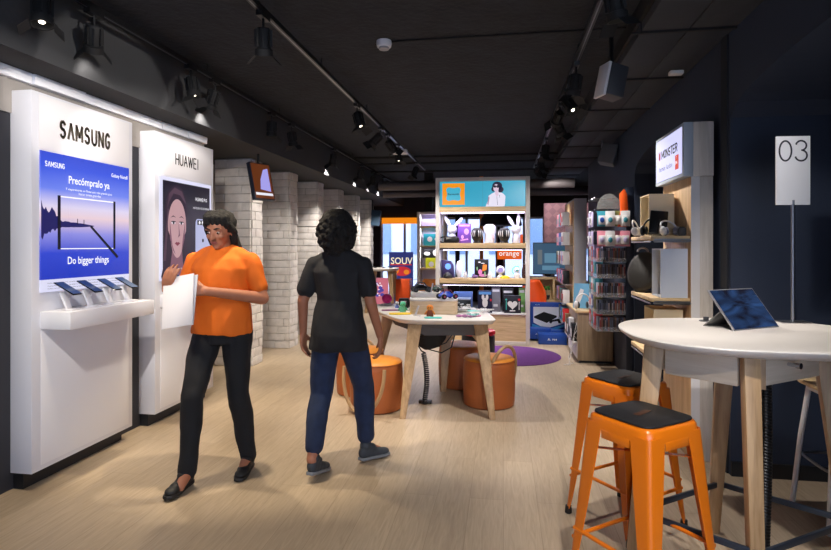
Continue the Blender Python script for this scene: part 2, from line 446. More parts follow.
struct(MB().b2((XR, 3.755, 0), (XR+.75, 3.77, .09)).build('baseboard_niche', SKIRT))
struct(MB().b2((XR+.735, 1.1, 0), (XR+.75, 3.77, .09)).build('baseboard_right', SKIRT))
# soffit slabs above the right wall
SOF = mat('soffit_charcoal', (44, 48, 56), .8, bump=.25, bscale=18, vary=.12, vscale=3)
mb = MB(); y = -.4
while y < 11.5:
    mb.b2((.86, y+.012, 2.80), (1.14, y+1.0, 2.86)); mb.b2((1.148, y+.012, 2.80), (1.418, y+1.0, 2.86)); y += 1.02
struct(mb.build('trim_3', SOF, bevel=.004))
mb = MB(); y = -.4
while y < 11.6:
    mb.b2((.80, y-.012, 2.788), (1.418, y+.012, 2.80)); y += 1.02
mb.b2((.84, -.4, 2.86), (.87, 11.5, CEIL-.001))
struct(mb.build('beam', BLACKM))
# far wall with openings
YB = 14.5
FARW = mat('far_wall_brown', (40, 32, 34), .8)
ops = [(-3.25, -1.95, .02, 2.15), (-1.75, -.15, .5, 2.2), (.0, 1.05, .5, 2.2), (1.2, 3.1, .5, 2.2)]
mb = MB(); x = -5.2
for x0, x1, z0, z1 in ops:
    mb.b2((x, YB, 0), (x0, YB+.2, CEIL)); mb.b2((x0, YB, z1), (x1, YB+.2, CEIL))
    mb.b2((x0, YB, 0), (x1, YB+.2, z0)); x = x1
mb.b2((x, YB, 0), (4.6, YB+.2, CEIL))
struct(mb.build('wall_back', FARW))
WF = mat('window_frame_pale', (214, 216, 226), .5)
GL = mat('window_glass', (230, 240, 255), .02, alpha=.06)
for i, (x0, x1, z0, z1) in enumerate(ops):
    mb = MB(); w = .05
    mb.b2((x0, YB+.05, z0), (x0+w, YB+.12, z1)); mb.b2((x1-w, YB+.05, z0), (x1, YB+.12, z1)); mb.b2((x0, YB+.05, z1-w), (x1, YB+.12, z1)); mb.b2((x0, YB+.05, z0), (x1, YB+.12, z0+w))
    mb.b2(((x0+x1)/2-.03, YB+.05, z0), ((x0+x1)/2+.03, YB+.12, z1))
    o = struct(mb.build('window_%d' % (i+1), WF)); MB().b2((x0+w, YB+.08, z0+w), (x1-w, YB+.088, z1-w)).build('pane', GL, o)
# orange header over the far opening
o = MB().b2((-3.2, YB-.05, 2.04), (-1.95, YB-.002, 2.2)).build('orange_header', mat('orange_lit', (250, 140, 20), .5, emit=.9)); tag(o, 'glowing orange header band across the top of the far street window', 'sign')
# side walls beyond
struct(MB().b2((4.5, 9.6, 0), (4.6, 17, CEIL)).build('wall_right_far', FARW))
struct(MB().b2((XR, 9.6, 0), (4.6, 9.7, CEIL)).build('wall_right_turn', NAVY))
struct(MB().b2((-5.2, 14.45, 0), (-3.72, 14.5, CEIL)).build('wall_left_end', FARW))
# black post
struct(MB().b2((-1.62, 11.4, 0), (-1.46, 11.6, CEIL)).build('pillar', BLACKM))
# patterned screen wall
pm = bpy.data.materials.new('mauve_pattern'); pm.use_nodes = True; nt = pm.node_tree; b = nt.nodes['Principled BSDF']
tc = nt.nodes.new('ShaderNodeTexCoord'); mp = nt.nodes.new('ShaderNodeMapping'); mp.inputs['Rotation'].default_value = (0, R(45), 0); mp.inputs['Scale'].default_value = (9, 9, 9)
ck = nt.nodes.new('ShaderNodeTexChecker'); ck.inputs['Scale'].default_value = 1; ck.inputs['Color1'].default_value = lin((150, 112, 122)); ck.inputs['Color2'].default_value = lin((134, 98, 110))
nt.links.new(tc.outputs['Object'], mp.inputs[0]); nt.links.new(mp.outputs[0], ck.inputs['Vector']); nt.links.new(ck.outputs['Color'], b.inputs['Base Color']); b.inputs['Roughness'].default_value = .8
p0 = at(544, 246, 11.0); p1 = at(566, 203, 11.0)
struct(MB().b2((p0.x, 11.0, p0.z-.05), (p1.x+.5, 11.12, p1.z)).build('partition', pm))
# dark ceiling drop in front of it (ducts)
mb = MB(); mb.cyl((-2.4, 10.6, 2.62), (1.3, 10.6, 2.62), .09); mb.cyl((-2.4, 11.0, 2.5), (4, 11.0, 2.5), .07)
DUCT = mat('duct_grey', (92, 86, 88), .5, .3)
o = mb.build('duct', DUCT); tag(o, 'pair of dull grey ducts crossing under the ceiling behind the shelving display', 'duct')
# outdoors beyond the windows
FAC = mat('facade_pale', (200, 206, 222), .8); FACW = mat('facade_window', (110, 134, 160), .3)
t = thing('building', (-4, 24, 0), 'pale street building seen through the far windows', 'building')
mb = MB().b2((-6, 0, 0), (14, 2, 9)); mb.build('facade', FAC, t)
for i in range(-3, 8):
    for z in (1.1, 4.2):
        f = MB().b2((i*1.7, -.05, z), (i*1.7+.8, .02, z+1.9)).build('facade_window', FACW, t)
struct(MB().b2((-14, 17.6, -.1), (14, 26, -.02)).build('pavement', mat('pavement_grey', (190, 188, 196), .9)))
# shopfront behind the viewer: daylight comes through its opening
mb = MB(); mb.b2((-5.2, -3.1, 0), (4.6, -3, .25)); mb.b2((-5.2, -3.1, 2.45), (4.6, -3, CEIL)); mb.b2((-5.2, -3.1, .25), (-.6, -3, 2.45)); mb.b2((4.3, -3.1, .25), (4.6, -3, 2.45))
struct(mb.build('wall_front', DWALL))
mb = MB(); mb.b2((4.5, -3, 0), (4.6, .85, .25)); mb.b2((4.5, -3, 2.45), (4.6, .85, CEIL)); mb.b2((2.27, .85, 0), (4.6, .95, CEIL)); struct(mb.build('wall_side', DWALL))
# world
wd = bpy.data.worlds.new('w'); SC.world = wd; wd.use_nodes = True; bg = wd.node_tree.nodes['Background']
bg.inputs['Color'].default_value = lin((205, 222, 255)); bg.inputs['Strength'].default_value = 5.0
# ---------------------------------------------------------------- tracks and spotlights
def track(x, y0, y1, z=2.885, lab=''):
    t = thing('lighting_track', (x, y0, z), lab, 'light track')
    MB().b2((-.018, 0, -.015), (.018, y1-y0, .018)).build('rail', BLACK, t)
    mb = MB().b2((-.004, .02, -.0165), (.004, y1-y0-.02, -.015)); mb.build('contact_slot', STEEL, t)
    y = .3
    while y < y1-y0: MB().cyl((0, y, .018), (0, y, CEIL-z-.001), .005, n=8).build('hanger', BLACK, t); y += 1.5
track(-2.44, -.5, 12.5, lab='black light track nearest the brick columns, running above the white wall displays')
track(-1.45, -.5, 10.3, lab='black light track over the middle of the shop floor')
track(.56, -.5, 10.5, lab='black light track beside the grey ceiling slabs')
def make_spot():
    t = thing('track_spotlight', (0, 0, 0), 'x', 'spotlight')
    mb = MB().b2((-.02, -.06, -.045), (.02, .06, -.015)); mb.cyl((0, 0, -.045), (0, 0, -.11), .008, n=10); mb.build('bracket', BLACK, t)
    mb = MB(); mb.lathe([(.036, 0), (.042, -.01), (.042, -.12), (.055, -.125), (.055, -.165), (.048, -.165), (.046, -.13)], (0, 0, 0), n=24, cap=True)
    for i in range(8):
        a = 2*PI*i/8; mb.box((.046*math.cos(a), .046*math.sin(a), -.06), (.016, .006, .1), (0, 0, a))
    h = mb.build('housing', BLACKM, t); h.location = (0, 0, -.1)
    MB().lathe([(.0, -.150), (.014, -.151), (.016, -.146)], n=16, cap=False).build('lens', mat('lens_glow', (255, 240, 215), .4, emit=6), h)
    for s in (-1, 1):
        MB().box((s*.078, 0, -.19), (.07, .1, .002), (0, s*R(48), 0)).build('barn_door', BLACKM, h)
    return t
SPOT = make_spot()
_sp = [0]
def spot(x, y, tgt, W=0, size=55, col=(1, .86, .68), blend=.5, lab='', z=2.885):
    t = SPOT if _sp[0] == 0 else copy_tree(SPOT); _sp[0] += 1
    t.location = (x, y, z); t['label'] = lab; t['group'] = 'black track spotlights'
    h = [c for c in COL.objects if c.parent == t and c.name.startswith('housing')][0]
    piv = Vector((x, y, z-.1)); d = (Vector(tgt)-piv).normalized()
    q = d.to_track_quat('-Z', 'Y'); h.rotation_euler = q.to_euler()
    if W:
        L = bpy.data.lights.new('spot', 'SPOT'); L.energy = W; L.spot_size = R(size); L.spot_blend = blend; L.color = col; L.shadow_soft_size = .03
        lo = bpy.data.objects.new('spot_lamp', L); COL.objects.link(lo); lo.location = piv+d*.18; lo.rotation_euler = q.to_euler()
WARM = (1, .84, .62); NEUT = (1, .93, .86); COOL = (.84, .9, 1)
T1, T2, T3 = -2.44, -1.45, .56
spot(T1, 2.62, (-2.1, 2.2, 0), 110, 70, WARM, .6, 'first and largest spotlight of the track over the white wall displays')
spot(T1, 3.0, (-2.75, 3.35, 2.1), 4, 90, NEUT, .3, 'spotlight tilted sideways at the wall, above the display with the blue poster')
spot(T1, 4.05, (-1.9, 4.0, 0), 120, 70, WARM, .6, 'downward spotlight above the gap between the two white displays')
spot(T1, 4.42, (-2.75, 4.55, 2.1), 12, 90, NEUT, .3, 'spotlight tilted sideways above the display with the portrait poster')
spot(T1, 5.6, (-2.5, 5.7, 0), 130, 70, WARM, .6, 'spotlight above the floor just before the first brick column')
spot(T1, 6.15, (-2.2, 6.8, 0), 90, 60, WARM, .6, 'spotlight beside the hanging screen near the first brick column')
spot(T1, 7.8, (-3.0, 8.5, 1.2), 150, 75, NEUT, .6, 'spotlight of the columns track above the second brick column')
spot(T1, 9.4, (-3.0, 9.9, 1.2), 150, 75, NEUT, .6, 'spotlight of the columns track above the third brick column')
spot(T1, 11.2, (-3.0, 12, 1.2), 170, 75, NEUT, .6, 'farthest spotlight of the track beside the brick columns')
spot(T2, 3.2, (-1.7, 4.0, 0), 150, 62, WARM, .5, 'large spotlight alone at the near part of the middle track')
spot(T2, 5.4, (-.75, 5.0, .6), 150, 62, NEUT, .5, 'spotlight on the middle track aimed at the round demo table')
spot(T2, 7.6, (-1.2, 7.2, 0), 130, 70, NEUT, .5, 'spotlight toward the far end of the middle track')
spot(T2, 9.3, (-2.5, 8.6, 0), 110, 70, NEUT, .5, 'last spotlight on the middle track before the shelving display')
spot(T3, 3.0, (.9, 3.2, 1.0), 90, 60, NEUT, .6, 'largest spotlight at the top of the picture beside the white ceiling speaker')
spot(T3, 4.45, (.2, 4.9, 0), 150, 70, NEUT, .6, 'second spotlight on the track beside the grey ceiling slabs')
spot(T3, 5.2, (1.3, 4.3, 1.3), 170, 60, NEUT, .6, 'third spotlight along the slab-side track, aimed at the headphone stand')
spot(T3, 6.1, (1.3, 6.6, 1.2), 120, 60, NEUT, .6, 'fourth spotlight along the slab-side track, aimed at the accessories rack')
spot(T3, 7.5, (.2, 7.4, 0), 140, 75, NEUT, .6, 'fifth spotlight along the slab-side track above the purple rug')
spot(T3, 8.6, (.8, 9.0, .4), 90, 70, NEUT, .6, 'last spotlight on the slab-side track')
spot(T2, .9, (-2.75, 3.3, 1.45), 190, 50, NEUT, .35, 'added spotlight on the middle track, out of view, brightening the blue poster display')  # added lamp above the frame, lifts the blue poster display
spot(T2, 2.0, (-2.75, 4.5, 1.5), 170, 48, NEUT, .35, 'added spotlight on the middle track, out of view, brightening the portrait display')  # second added lamp out of view, for the portrait display
spot(T2, 6.5, (-3.1, 6.8, 1.3), 130, 60, NEUT, .5, 'added spotlight on the middle track brightening the nearest brick columns')  # extra lamp, added so the near columns read brighter
spot(T2, 6.9, (-.5, 8.3, 1.1), 120, 60, NEUT, .6, 'added spotlight on the middle track brightening the shelving display')  # added to lift the front of the shelving
spot(T3, 5.7, (.0, 8.3, 1.1), 110, 55, NEUT, .6, 'added spotlight on the slab-side track brightening the shelving display')  # partner of the lamp above, also added for the shelf front
spot(T3, 1.2, (.75, 2.6, .7), 140, 70, NEUT, .6, 'added spotlight on the slab-side track, out of view, brightening the near orange stool')  # unseen added lamp filling the stools and bar table
spot(T3, .2, (-.6, 2.4, 0), 120, 75, NEUT, .7, 'added spotlight on the slab-side track, out of view, brightening the near floor')  # unseen added lamp filling the floor near the viewer
spot(T3, 9.9, (1.4, 11.0, 1.9), 90, 70, NEUT, .6, 'added spotlight at the far end of the slab-side track brightening the mauve patterned wall')  # extra lamp, added because the mauve wall came out dark
spot(T1, 10.3, (-2.9, 11.1, 1.3), 120, 70, NEUT, .6, 'added spotlight on the columns track brightening the far brick columns')  # extra lamp, added to raise the dim far columns
spot(T3, 1.75, (-2.7, 3.4, 2.36), 260, 21, NEUT, .12, 'added spotlight on the slab-side track, out of view, washing the header of the blue poster display')  # added off frame to shape the light scallop on bulkhead and header
spot(T3, 2.45, (-2.7, 4.55, 2.36), 220, 18, NEUT, .12, 'added spotlight on the slab-side track, out of view, washing the header of the portrait display')  # same added off-frame scallop light, for the portrait header
spot(T3, 2.1, (1.45, 3.2, 1.6), 60, 44, NEUT, .6, 'added spotlight on the slab-side track, out of view, brightening the table sign')  # unseen added lamp whitening the sign plate and the navy wall behind
# ceiling fittings
t = thing('smoke_detector', at(384, 48, 3.9)*1, 'white round smoke detector on the black ceiling', 'smoke detector')
p = onz(384, 44, CEIL) if False else None
def ceil_pt(px, py, z):
    tt, a, bb = ray(px); D = (z-EYE)*F/(HY-py); return Vector((D*bb, D*a, z))
t.location = ceil_pt(384, 41, CEIL)
MB().lathe([(.055, 0), (.058, -.02), (.052, -.045), (.03, -.05)], n=32).build('cover', WHITE2, t); MB().lathe([(.038, -.046), (.038, -.062), (.02, -.066)], n=24).build('sensor', mat('sensor_grey', (150, 150, 155), .5), t)
t = thing('smoke_detector', ceil_pt(676, 71, 2.80), 'small white rectangular sensor fixed under the grey ceiling slabs', 'detector')
MB().b2((-.05, -.035, -.03), (.05, .035, 0)).build('cover', WHITE2, t, bevel=.008)
t = thing('ceiling_speaker', at(606, 82, 3.9), 'white fronted dark loudspeaker hanging beside the large spotlight near the grey slabs', 'speaker', R(22))
MB().box((.05, 0, 0), (.13, .13, .22), (0, R(12), 0)).build('cabinet', DGREY, t, bevel=.01); MB().box((-.025, 0, .01), (.02, .125, .23), (0, R(12), 0)).build('front_grille', WHITE2, t, bevel=.004); MB().b2((.03, -.01, .1), (.05, .01, .38)).build('bracket', BLACK, t)
dp = ceil_pt(384, 41, CEIL)
o = MB().cyl((dp.x+.06, dp.y, CEIL-.008), (.86, dp.y, CEIL-.008), .007, n=8).build('ceiling_conduit', BLACKM); tag(o, 'thin black conduit running across the ceiling from the white smoke detector', 'conduit')
t = thing('ceiling_speaker', ceil_pt(609, 155, 2.6), 'black loudspeaker on a bracket high on the navy wall above the accessories rack', 'speaker', R(-25))
MB().box((0, 0, 0), (.2, .16, .26), (R(-12), R(14), 0)).build('cabinet', mat('speaker_slate', (92, 96, 104), .5), t, bevel=.02); MB().b2((-.1, .0, .1), (-.08, .03, .2)).build('bracket', STEEL, t)
t = thing('ceiling_projector', ceil_pt(400, 152, 2.72), 'small pale box fitting at the end of the middle light track', 'fitting')
MB().b2((-.1, -.05, -.03), (.1, .05, .03)).build('cover', WHITE2, t, bevel=.008)
for py, z, Y in ((148, 2.9, 8.9), (153, 2.9, 9.6), (168, 2.85, 10.3)):
    o = MB().cyl((-2.5, Y, z), (.86, Y, z), .018, n=10).build('pipe', BLACKM); tag(o, {148: 'nearest thin black ceiling pipe crossing in front of the display shelving', 153: 'middle thin black ceiling pipe crossing over the display shelving', 168: 'farthest thin black ceiling pipe, behind the display shelving'}[py], 'pipe')
# ================================================================ white wall displays on the left
SAMP = ramp_emit('poster_blue', [(0, (20, 52, 190)), (.2, (40, 66, 205)), (.36, (140, 140, 225)), (.5, (232, 205, 215)), (.58, (222, 212, 240)), (.72, (110, 132, 240)), (.9, (52, 84, 226)), (1, (46, 74, 214))], 2, 1.25, 2.02, 1.0)
LITW = mat('lit_white_strip', (235, 235, 255), .5, emit=.85, ecol=(228, 228, 255))
DKP = mat('poster_purple_black', (34, 22, 44), .3, emit=.35, ecol=(40, 26, 52))
LETT = mat('letters_grey', (120, 112, 100), .35, .6)
LETB = mat('letters_black', (22, 22, 24), .35)
def em(name, c, s=1.0): return mat(name, c, .5, emit=s)
def wall_display(yc, label):
    t = thing('wall_display', (XL, yc, 0), label, 'display panel', R(90), )
    # local: x along the wall, front towards -y ; wall face at y=0
    d = .145
    MB().b2((-.45, -d, .1), (.45, 0, 2.375)).build('body', PANELW, t, bevel=.004)
    MB().b2((-.385, -d-.003, .13), (.405, -d-.0005, .94)).build('lower_panel', WHITE, t, bevel=.001)
    MB().b2((-.43, -.07, .0), (.43, -.003, .1)).build('plinth', SKIRT, t)
    MB().b2((-.40, -d-.003, 2.035), (.41, -d-.0005, 2.36)).build('header', WHITE2, t, bevel=.001)
    return t, -d
def tray(t, d, w0, w1):
    s = MB(); s.b2((w0, d-.205, .95), (w1, d-.0005, 1.055)); tr = s.build('tray', WHITE, t, bevel=.003)
    return tr
SAMT, d = wall_display(3.325, 'white illuminated wall display with the blue phone poster, beside the frame edge')
tray(SAMT, d, -.39, .41)
sc = MB().b2((-.395, d-.012, 1.245), (.395, d-.001, 2.025)).build('poster', SAMP, SAMT)
MB().b2((-.395, d-.0122, 1.17), (.395, d-.001, 1.2445)).build('caption_strip', LITW, SAMT)
caps('SAMSUNG', LETT, SAMT, -.02, 2.185, .44, .10, d-.006, pen=.46, gap=.62)
y = d-.0135
def p(u, v): return (-.395+.79*u, 1.245+.78*v)
TREE = em('poster_trees', (42, 40, 120), .55)
rt = random.Random(4); top = [p(0, .33), p(0, .62)]; 
for i in range(1, 30):
    u = i*.0145; top.append(p(u, .45+(.16*max(0, 1-u/.2)**.8+.03*max(0, 1-u/.45))*rt.uniform(.5, 1.1)))
top += [p(.55, .438), p(.55, .432), p(.40, .42)]
for i in range(26, 0, -1):
    u = i*.0145; top.append(p(u, .42-(.10*max(0, 1-u/.2)+.015*max(0, 1-u/.4))*rt.uniform(.4, 1)))
flat('tree_silhouette', TREE, sc, [top], y)
PW = em('poster_white', (250, 250, 255), 1.0); PK = em('poster_ink', (28, 28, 50), .5)
def pr(u0, v0, u1, v1): a = p(u0, v0); b = p(u1, v1); return [a, (b[0], a[1]), b, (a[0], b[1])]
flat('phone_outline', PW, sc, [pr(.17, .655, .80, .665)], y-.001); flat('phone_outline', PW, sc, [pr(.17, .237, .80, .245)], y-.001)
flat('phone_side', PK, sc, [pr(.155, .235, .185, .668)], y-.002); flat('phone_side', PK, sc, [pr(.785, .235, .812, .668)], y-.002)
flat('stylus', PK, sc, [[p(.50, .425), p(.515, .44), p(.85, .17), p(.83, .15)]], y-.003)
flat('small_figures', PK, sc, [pr(.36, .44, .367, .49), pr(.43, .44, .437, .485)], y-.001)
caps('SAMSUNG', PW, sc, p(.13, 0)[0], p(0, .905)[1], .15, .03, y-.002, pen=.27, gap=.42)
text('lettering', 'Galaxy Note8', PW, sc, (p(.865, 0)[0], y-.002, p(0, .90)[1]), w=.17, h=.034, bold=.01)
text('lettering', 'Precómpralo ya', PW, sc, (p(.50, 0)[0], y-.002, p(0, .795)[1]), w=.37, h=.065, bold=.012)
text('lettering', 'Y experimenta un Note aún más grande para', PW, sc, (p(.50, 0)[0], y-.002, p(0, .725)[1]), w=.42, h=.02)
text('lettering', 'hacer cosas grandes', PW, sc, (p(.50, 0)[0], y-.002, p(0, .695)[1]), w=.2, h=.02)
text('lettering', 'Do bigger things', PW, sc, (p(.49, 0)[0], y-.002, p(0, .135)[1]), w=.37, h=.062, bold=.014)
for v in (1.222, 1.204, 1.188): text('fine_print', 'Galaxy Note8 de serie, consulta condiciones y disponibilidad en tienda o en la web de promociones', INKK, sc, (0, d-.0135, v), w=.7, h=.008)
HUAT, d = wall_display(4.50, 'white illuminated wall display with the portrait poster, behind the person in orange')
tray(HUAT, d, -.39, .41)
caps('HUaWEI', LETB, HUAT, 0, 2.19, .35, .09, d-.006, pen=.25, gap=.42)
MB().b2((-.40, d-.014, 1.165), (.385, d-.001, 2.02)).build('light_frame', LITW, HUAT)
sc = MB().b2((-.37, d-.016, 1.225), (.355, d-.002, 1.99)).build('poster', DKP, HUAT)
y = d-.0175
def p(u, v): return (-.37+.725*u, 1.225+.765*v)
def pe(u, v, ru, rv, a0=0, a1=360, n=24): return [p(u+ru*math.cos(R(a0+(a1-a0)*i/n)), v+rv*math.sin(R(a0+(a1-a0)*i/n))) for i in range(n if a1-a0 >= 360 else n+1)]
SK1 = em('poster_skin', (214, 170, 176), .7); SK2 = em('poster_skin_deep', (150, 104, 124), .6); HR = em('poster_hair', (62, 44, 66), .5); HR2 = em('poster_hair_light', (104, 76, 96), .5)
p_ = p
def p(u, v): return p_(.27+(u-.28)*1.22, .52+(v-.55)*1.10)
flat('hair', HR, sc, [pe(.27, .70, .18, .26), [p(.1, .68), p(.13, .35), p(.03, .05), p(.05, 0), p(.22, 0), p(.2, .4)], [p(.44, .7), p(.43, .4), p(.5, .1), p(.42, .1), p(.38, .4)]], y)
flat('hair_strand', HR2, sc, [[p(.12, .72), p(.15, .86), p(.24, .93), p(.36, .90), p(.43, .78), p(.40, .80), p(.33, .86), p(.22, .87), p(.15, .78)], [p(.13, .72), p(.15, .7), p(.1, .2), p(.06, .2)]], y-.0008)
flat('neck', SK2, sc, [[p(.2, .3), p(.36, .3), p(.40, .0), p(.14, .0)]], y-.0012)
flat('face', SK1, sc, [[p(.28+.148*math.cos(a)*(1 if math.sin(a) > -.2 else .82), .555+(.26 if math.sin(a) > 0 else .33)*math.sin(a)) for a in [2*PI*i/36 for i in range(36)]]], y-.002)
flat('cheek_shade', SK2, sc, [[p(.155, .62), p(.175, .5), p(.2, .35), p(.25, .26), p(.21, .3), p(.16, .42)], [p(.30, .58), p(.325, .45), p(.29, .43), p(.305, .47)], [p(.41, .6), p(.4, .42), p(.35, .28), p(.37, .42)]], y-.0028)
flat('eye', em('poster_eye', (236, 226, 236), .8), sc, [pe(.215, .575, .035, .012)], y-.0032); flat('eye', _m['poster_eye'], sc, [pe(.345, .575, .035, .012)], y-.0032)
flat('iris', PK, sc, [pe(.217, .575, .013, .014), pe(.343, .575, .013, .014), pe(.215, .588, .04, .006), pe(.345, .588, .04, .006)], y-.004)
flat('eyebrow', HR, sc, [[p(.165, .625), p(.21, .65), p(.255, .63), p(.21, .638)], [p(.305, .63), p(.35, .65), p(.39, .625), p(.35, .638)]], y-.0036)
flat('lips', em('poster_lips', (150, 60, 84), .6), sc, [[p(.235, .372), p(.265, .386), p(.28, .38), p(.295, .386), p(.325, .372), p(.28, .345)]], y-.0036)
p = p_
flat('pictured_phone', em('poster_phone', (186, 190, 226), .9), sc, [squircle(.085*.725*2, .235*.765, 8, 40, 0, (p(.83, .0)[0], p(0, .38)[1]))], y-.001)
flat('camera_bar', PK, sc, [pr_ for pr_ in ([p(.70, .60), p(.96, .60), p(.96, .545), p(.70, .545)],)], y-.002)
flat('camera_lens', PW, sc, [pe(.75, .572, .02, .02), pe(.82, .572, .02, .02), pe(.89, .572, .012, .012)], y-.003)
flat('sensor_oval', PK, sc, [pe(.83, .36, .02, .022)], y-.002)
text('lettering', 'HUAWEI P10', PW, sc, (p(.79, 0)[0], y-.001, p(0, .845)[1]), w=.19, h=.032, bold=.01)
text('lettering', 'HAZ DE CADA FOTO UNA PORTADA', PW, sc, (p(.79, 0)[0], y-.001, p(0, .74)[1]), w=.27, h=.016)
text('lettering', 'Co-diseñado con la cámara', PW, sc, (p(.27, 0)[0], y-.005, p(0, .045)[1]), w=.3, h=.014)
flat('seal', em('poster_gold', (230, 150, 50), .9), sc, [pe(.60, .07, .045, .043)], y-.001)
# phones and their holders on the trays
def holder():
    t = thing('phone_holder', (0, 0, 0), 'x', 'phone holder')
    MB().b2((-.04, -.05, 0), (.04, .03, .008)).build('base', WHITE, t, bevel=.002)
    MB().box((0, .03, .055), (.045, .012, .115), (R(-25), 0, 0)).build('neck', WHITE, t, bevel=.003)
    MB().tube([(0, .02, .01), (.02, .06, .03), (.03, .03, .07), (.01, .005, .09)], .0022, 6).build('cable', WHITE2, t)
    MB().cyl((0, -.06, -.03), (0, -.06, -.002), .004, n=8).build('tag_pin', STEEL, t)
    return t
def phone(m):
    t = thing('smartphone', (0, 0, 0), 'x', 'smartphone')
    mb = MB().b2((-.037, -.078, -.004), (.037, .078, .004)); mb.build('case', m, t, bevel=.003)
    MB().b2((-.034, -.072, .0041), (.034, .072, .0047)).build('display', mat('phone_display', (60, 80, 110), .08, emit=.15), t)
    return t
H = holder(); PH = phone(mat('phone_black', (20, 22, 28), .2, .3)); fh = fp = True
for yc, which, offs in ((3.325, 'blue poster', (-.27, -.085, .10, .275)), (4.50, 'portrait poster', (-.25, -.06, .12, .29))):
    names = ['nearest', 'second', 'third', 'farthest']
    for nm, o in zip(names, offs):
        h = H if fh else copy_tree(H); fh = False
        h.location = (XL+.145+.1, yc+o, 1.0555); h.rotation_euler = (0, 0, R(90)); h['label'] = 'white tilted phone holder, %s one on the tray under the %s' % (nm, which); h['group'] = 'phone holders on the display trays'
        q = PH if fp else copy_tree(PH); fp = False
        q.location = (XL+.145+.085, yc+o, 1.187); q.rotation_euler = (R(28), 0, R(90)); q['label'] = 'dark demo smartphone on the %s holder under the %s' % (nm, which); q['group'] = 'demo smartphones on the trays'
# hanging screen by the first column
c = at(261, 182, 6.0)
t = thing('hanging_screen', c, 'tilted dark television hanging beside the first brick column', 'television', R(66))
MB().box((0, .0, 0), (.30, .05, .44), (R(-14), 0, 0)).build('casing', mat('screen_casing', (40, 46, 62), .4), t, bevel=.004)
mb = MB().box((0, -.028, 0), (.27, .004, .41), (0, 0, 0)); s = mb.build('display', em('tv_brown', (120, 62, 30), .6), t); s.rotation_euler = (R(-14), 0, 0)
flat('picture_arch', em('tv_lilac', (170, 165, 240), .9), s, [[(-.05, -.1), (-.03, .02), (.03, .14), (.1, .16), (.1, -.12)]], -.032)
flat('picture_strip', em('tv_white', (240, 240, 250), .9), s, [[(-.13, -.14), (.12, -.14), (.12, -.17), (-.13, -.17)]], -.032)
MB().cyl((0, .05, .0), (0, .05, .5), .015).build('ceiling_pole', BLACK, t)
c = at(372, 218, 12.4)
t = thing('hanging_screen', c, 'dull blue grey screen hanging in front of the farthest brick column', 'television', R(-8))
MB().box((0, 0, 0), (.40, .08, .36), (R(-12), R(4), 0)).build('casing', mat('screen_blue_grey', (62, 86, 108), .35), t, bevel=.01)
MB().cyl((0, .03, .1), (0, .03, .6), .015).build('ceiling_pole', BLACK, t)
# ================================================================ tables
def slab_top(name, m, parent, a, b, e, z0, z1, rot=0, c=(0, 0)):
    """table top with a lip that undercuts towards the bottom"""
    mb = MB(); h = z1-z0; n = 96
    prof = [(-.03, z0), (-.004, z0+h*.55), (0, z1-.006), (-.002, z1-.002), (-.006, z1)]
    rings = [squircle(a+d, b+d, e, n, rot, c) for d, _ in prof]; vs = []
    for (d, z), r in zip(prof, rings): vs += [(x, y, z) for x, y in r]
    fs = [(i*n+j, i*n+(j+1) % n, (i+1)*n+(j+1) % n, (i+1)*n+j) for i in range(len(prof)-1) for j in range(n)]
    fs += [tuple(range(n-1, -1, -1)), tuple(range((len(prof)-1)*n, len(prof)*n))]
    mb.add(vs, fs); return mb.build(name, m, parent, ang=40)
TOPW = mat('table_top_white', (224, 218, 212), .35)
# bar table on the right
bt = thing('bar_table', (1.04, 2.70, 0), 'high white oval table with splayed oak legs, beside the orange stools', 'table')
def rel(x, y, z=0): return (x-1.04, y-2.70, z)
slab_top('table_top', TOPW, bt, .57, .50, 2.5, 1.012, 1.05, 0, rel(1.135, 2.79)[:2])
legs = {'L': ((.68, 2.66), (.57, 2.62)), 'N': ((.975, 2.40), (.985, 2.36)), 'R': ((1.40, 2.70), (1.50, 2.66)), 'Fa': ((1.10, 2.97), (1.055, 3.02))}
for k, (tp, bo) in legs.items():
    MB().taper(rel(*tp, 1.012), rel(*bo, 0), (.085, .06) if k != 'N' else (.062, .05), (.052, .05), R(0 if k in 'N' else -12)).build('leg', W_OAK, bt, bevel=.004)
def apron(a, b_, z, h, w):
    a = Vector(rel(a[0], a[1], z)); b_ = Vector(rel(b_[0], b_[1], z)); d_ = b_-a
    o = MB().box((0, 0, 0), (d_.length, w, h)).build('apron', W_PALE, bt, bevel=.003); o.location = (a+b_)/2; o.rotation_euler = (0, 0, math.atan2(d_.y, d_.x)); return o
def bar(mb, a, b, z, h, w):
    a = Vector(rel(a[0], a[1], z)); b = Vector(rel(b[0], b[1], z)); d = b-a; L = d.length
    mb.box((a+b)/2, (L, w, h), (0, 0, math.atan2(d.y, d.x)))
apron((.72, 2.625), (.945, 2.43), .945, .13, .022)
ap = apron((1.01, 2.43), (1.37, 2.69), .945, .13, .022)
apron((.71, 2.68), (1.07, 2.95), .945, .12, .022)
apron((1.13, 2.96), (1.37, 2.73), .945, .12, .022)
mb = MB(); bar(mb, (.985, 2.46), (1.05, 2.44), .94, .14, .03); mb.build('corner_block', W_OAK, bt)
mb = MB(); mb.cyl((-.02, -.011, .01), (-.02, -.045, .01), .008); mb.cyl((-.02, -.045, .01), (-.02, -.062, .01), .013); mb.build('lock_knob', CHROME, ap)
BARM = mat('bar_blue_grey', (62, 72, 88), .35, .6)
zz = .25
for a, b_, dz in (((.60, 2.64), (1.06, 2.99), 0), ((.60, 2.63), (.98, 2.34), 0), ((.99, 2.34), (1.47, 2.66), 0), ((1.08, 3.0), (1.47, 2.70), 0)):
    mb = MB(); bar(mb, a, b_, zz+dz, .026, .014); mb.build('stretcher', BARM, bt, bevel=.002)
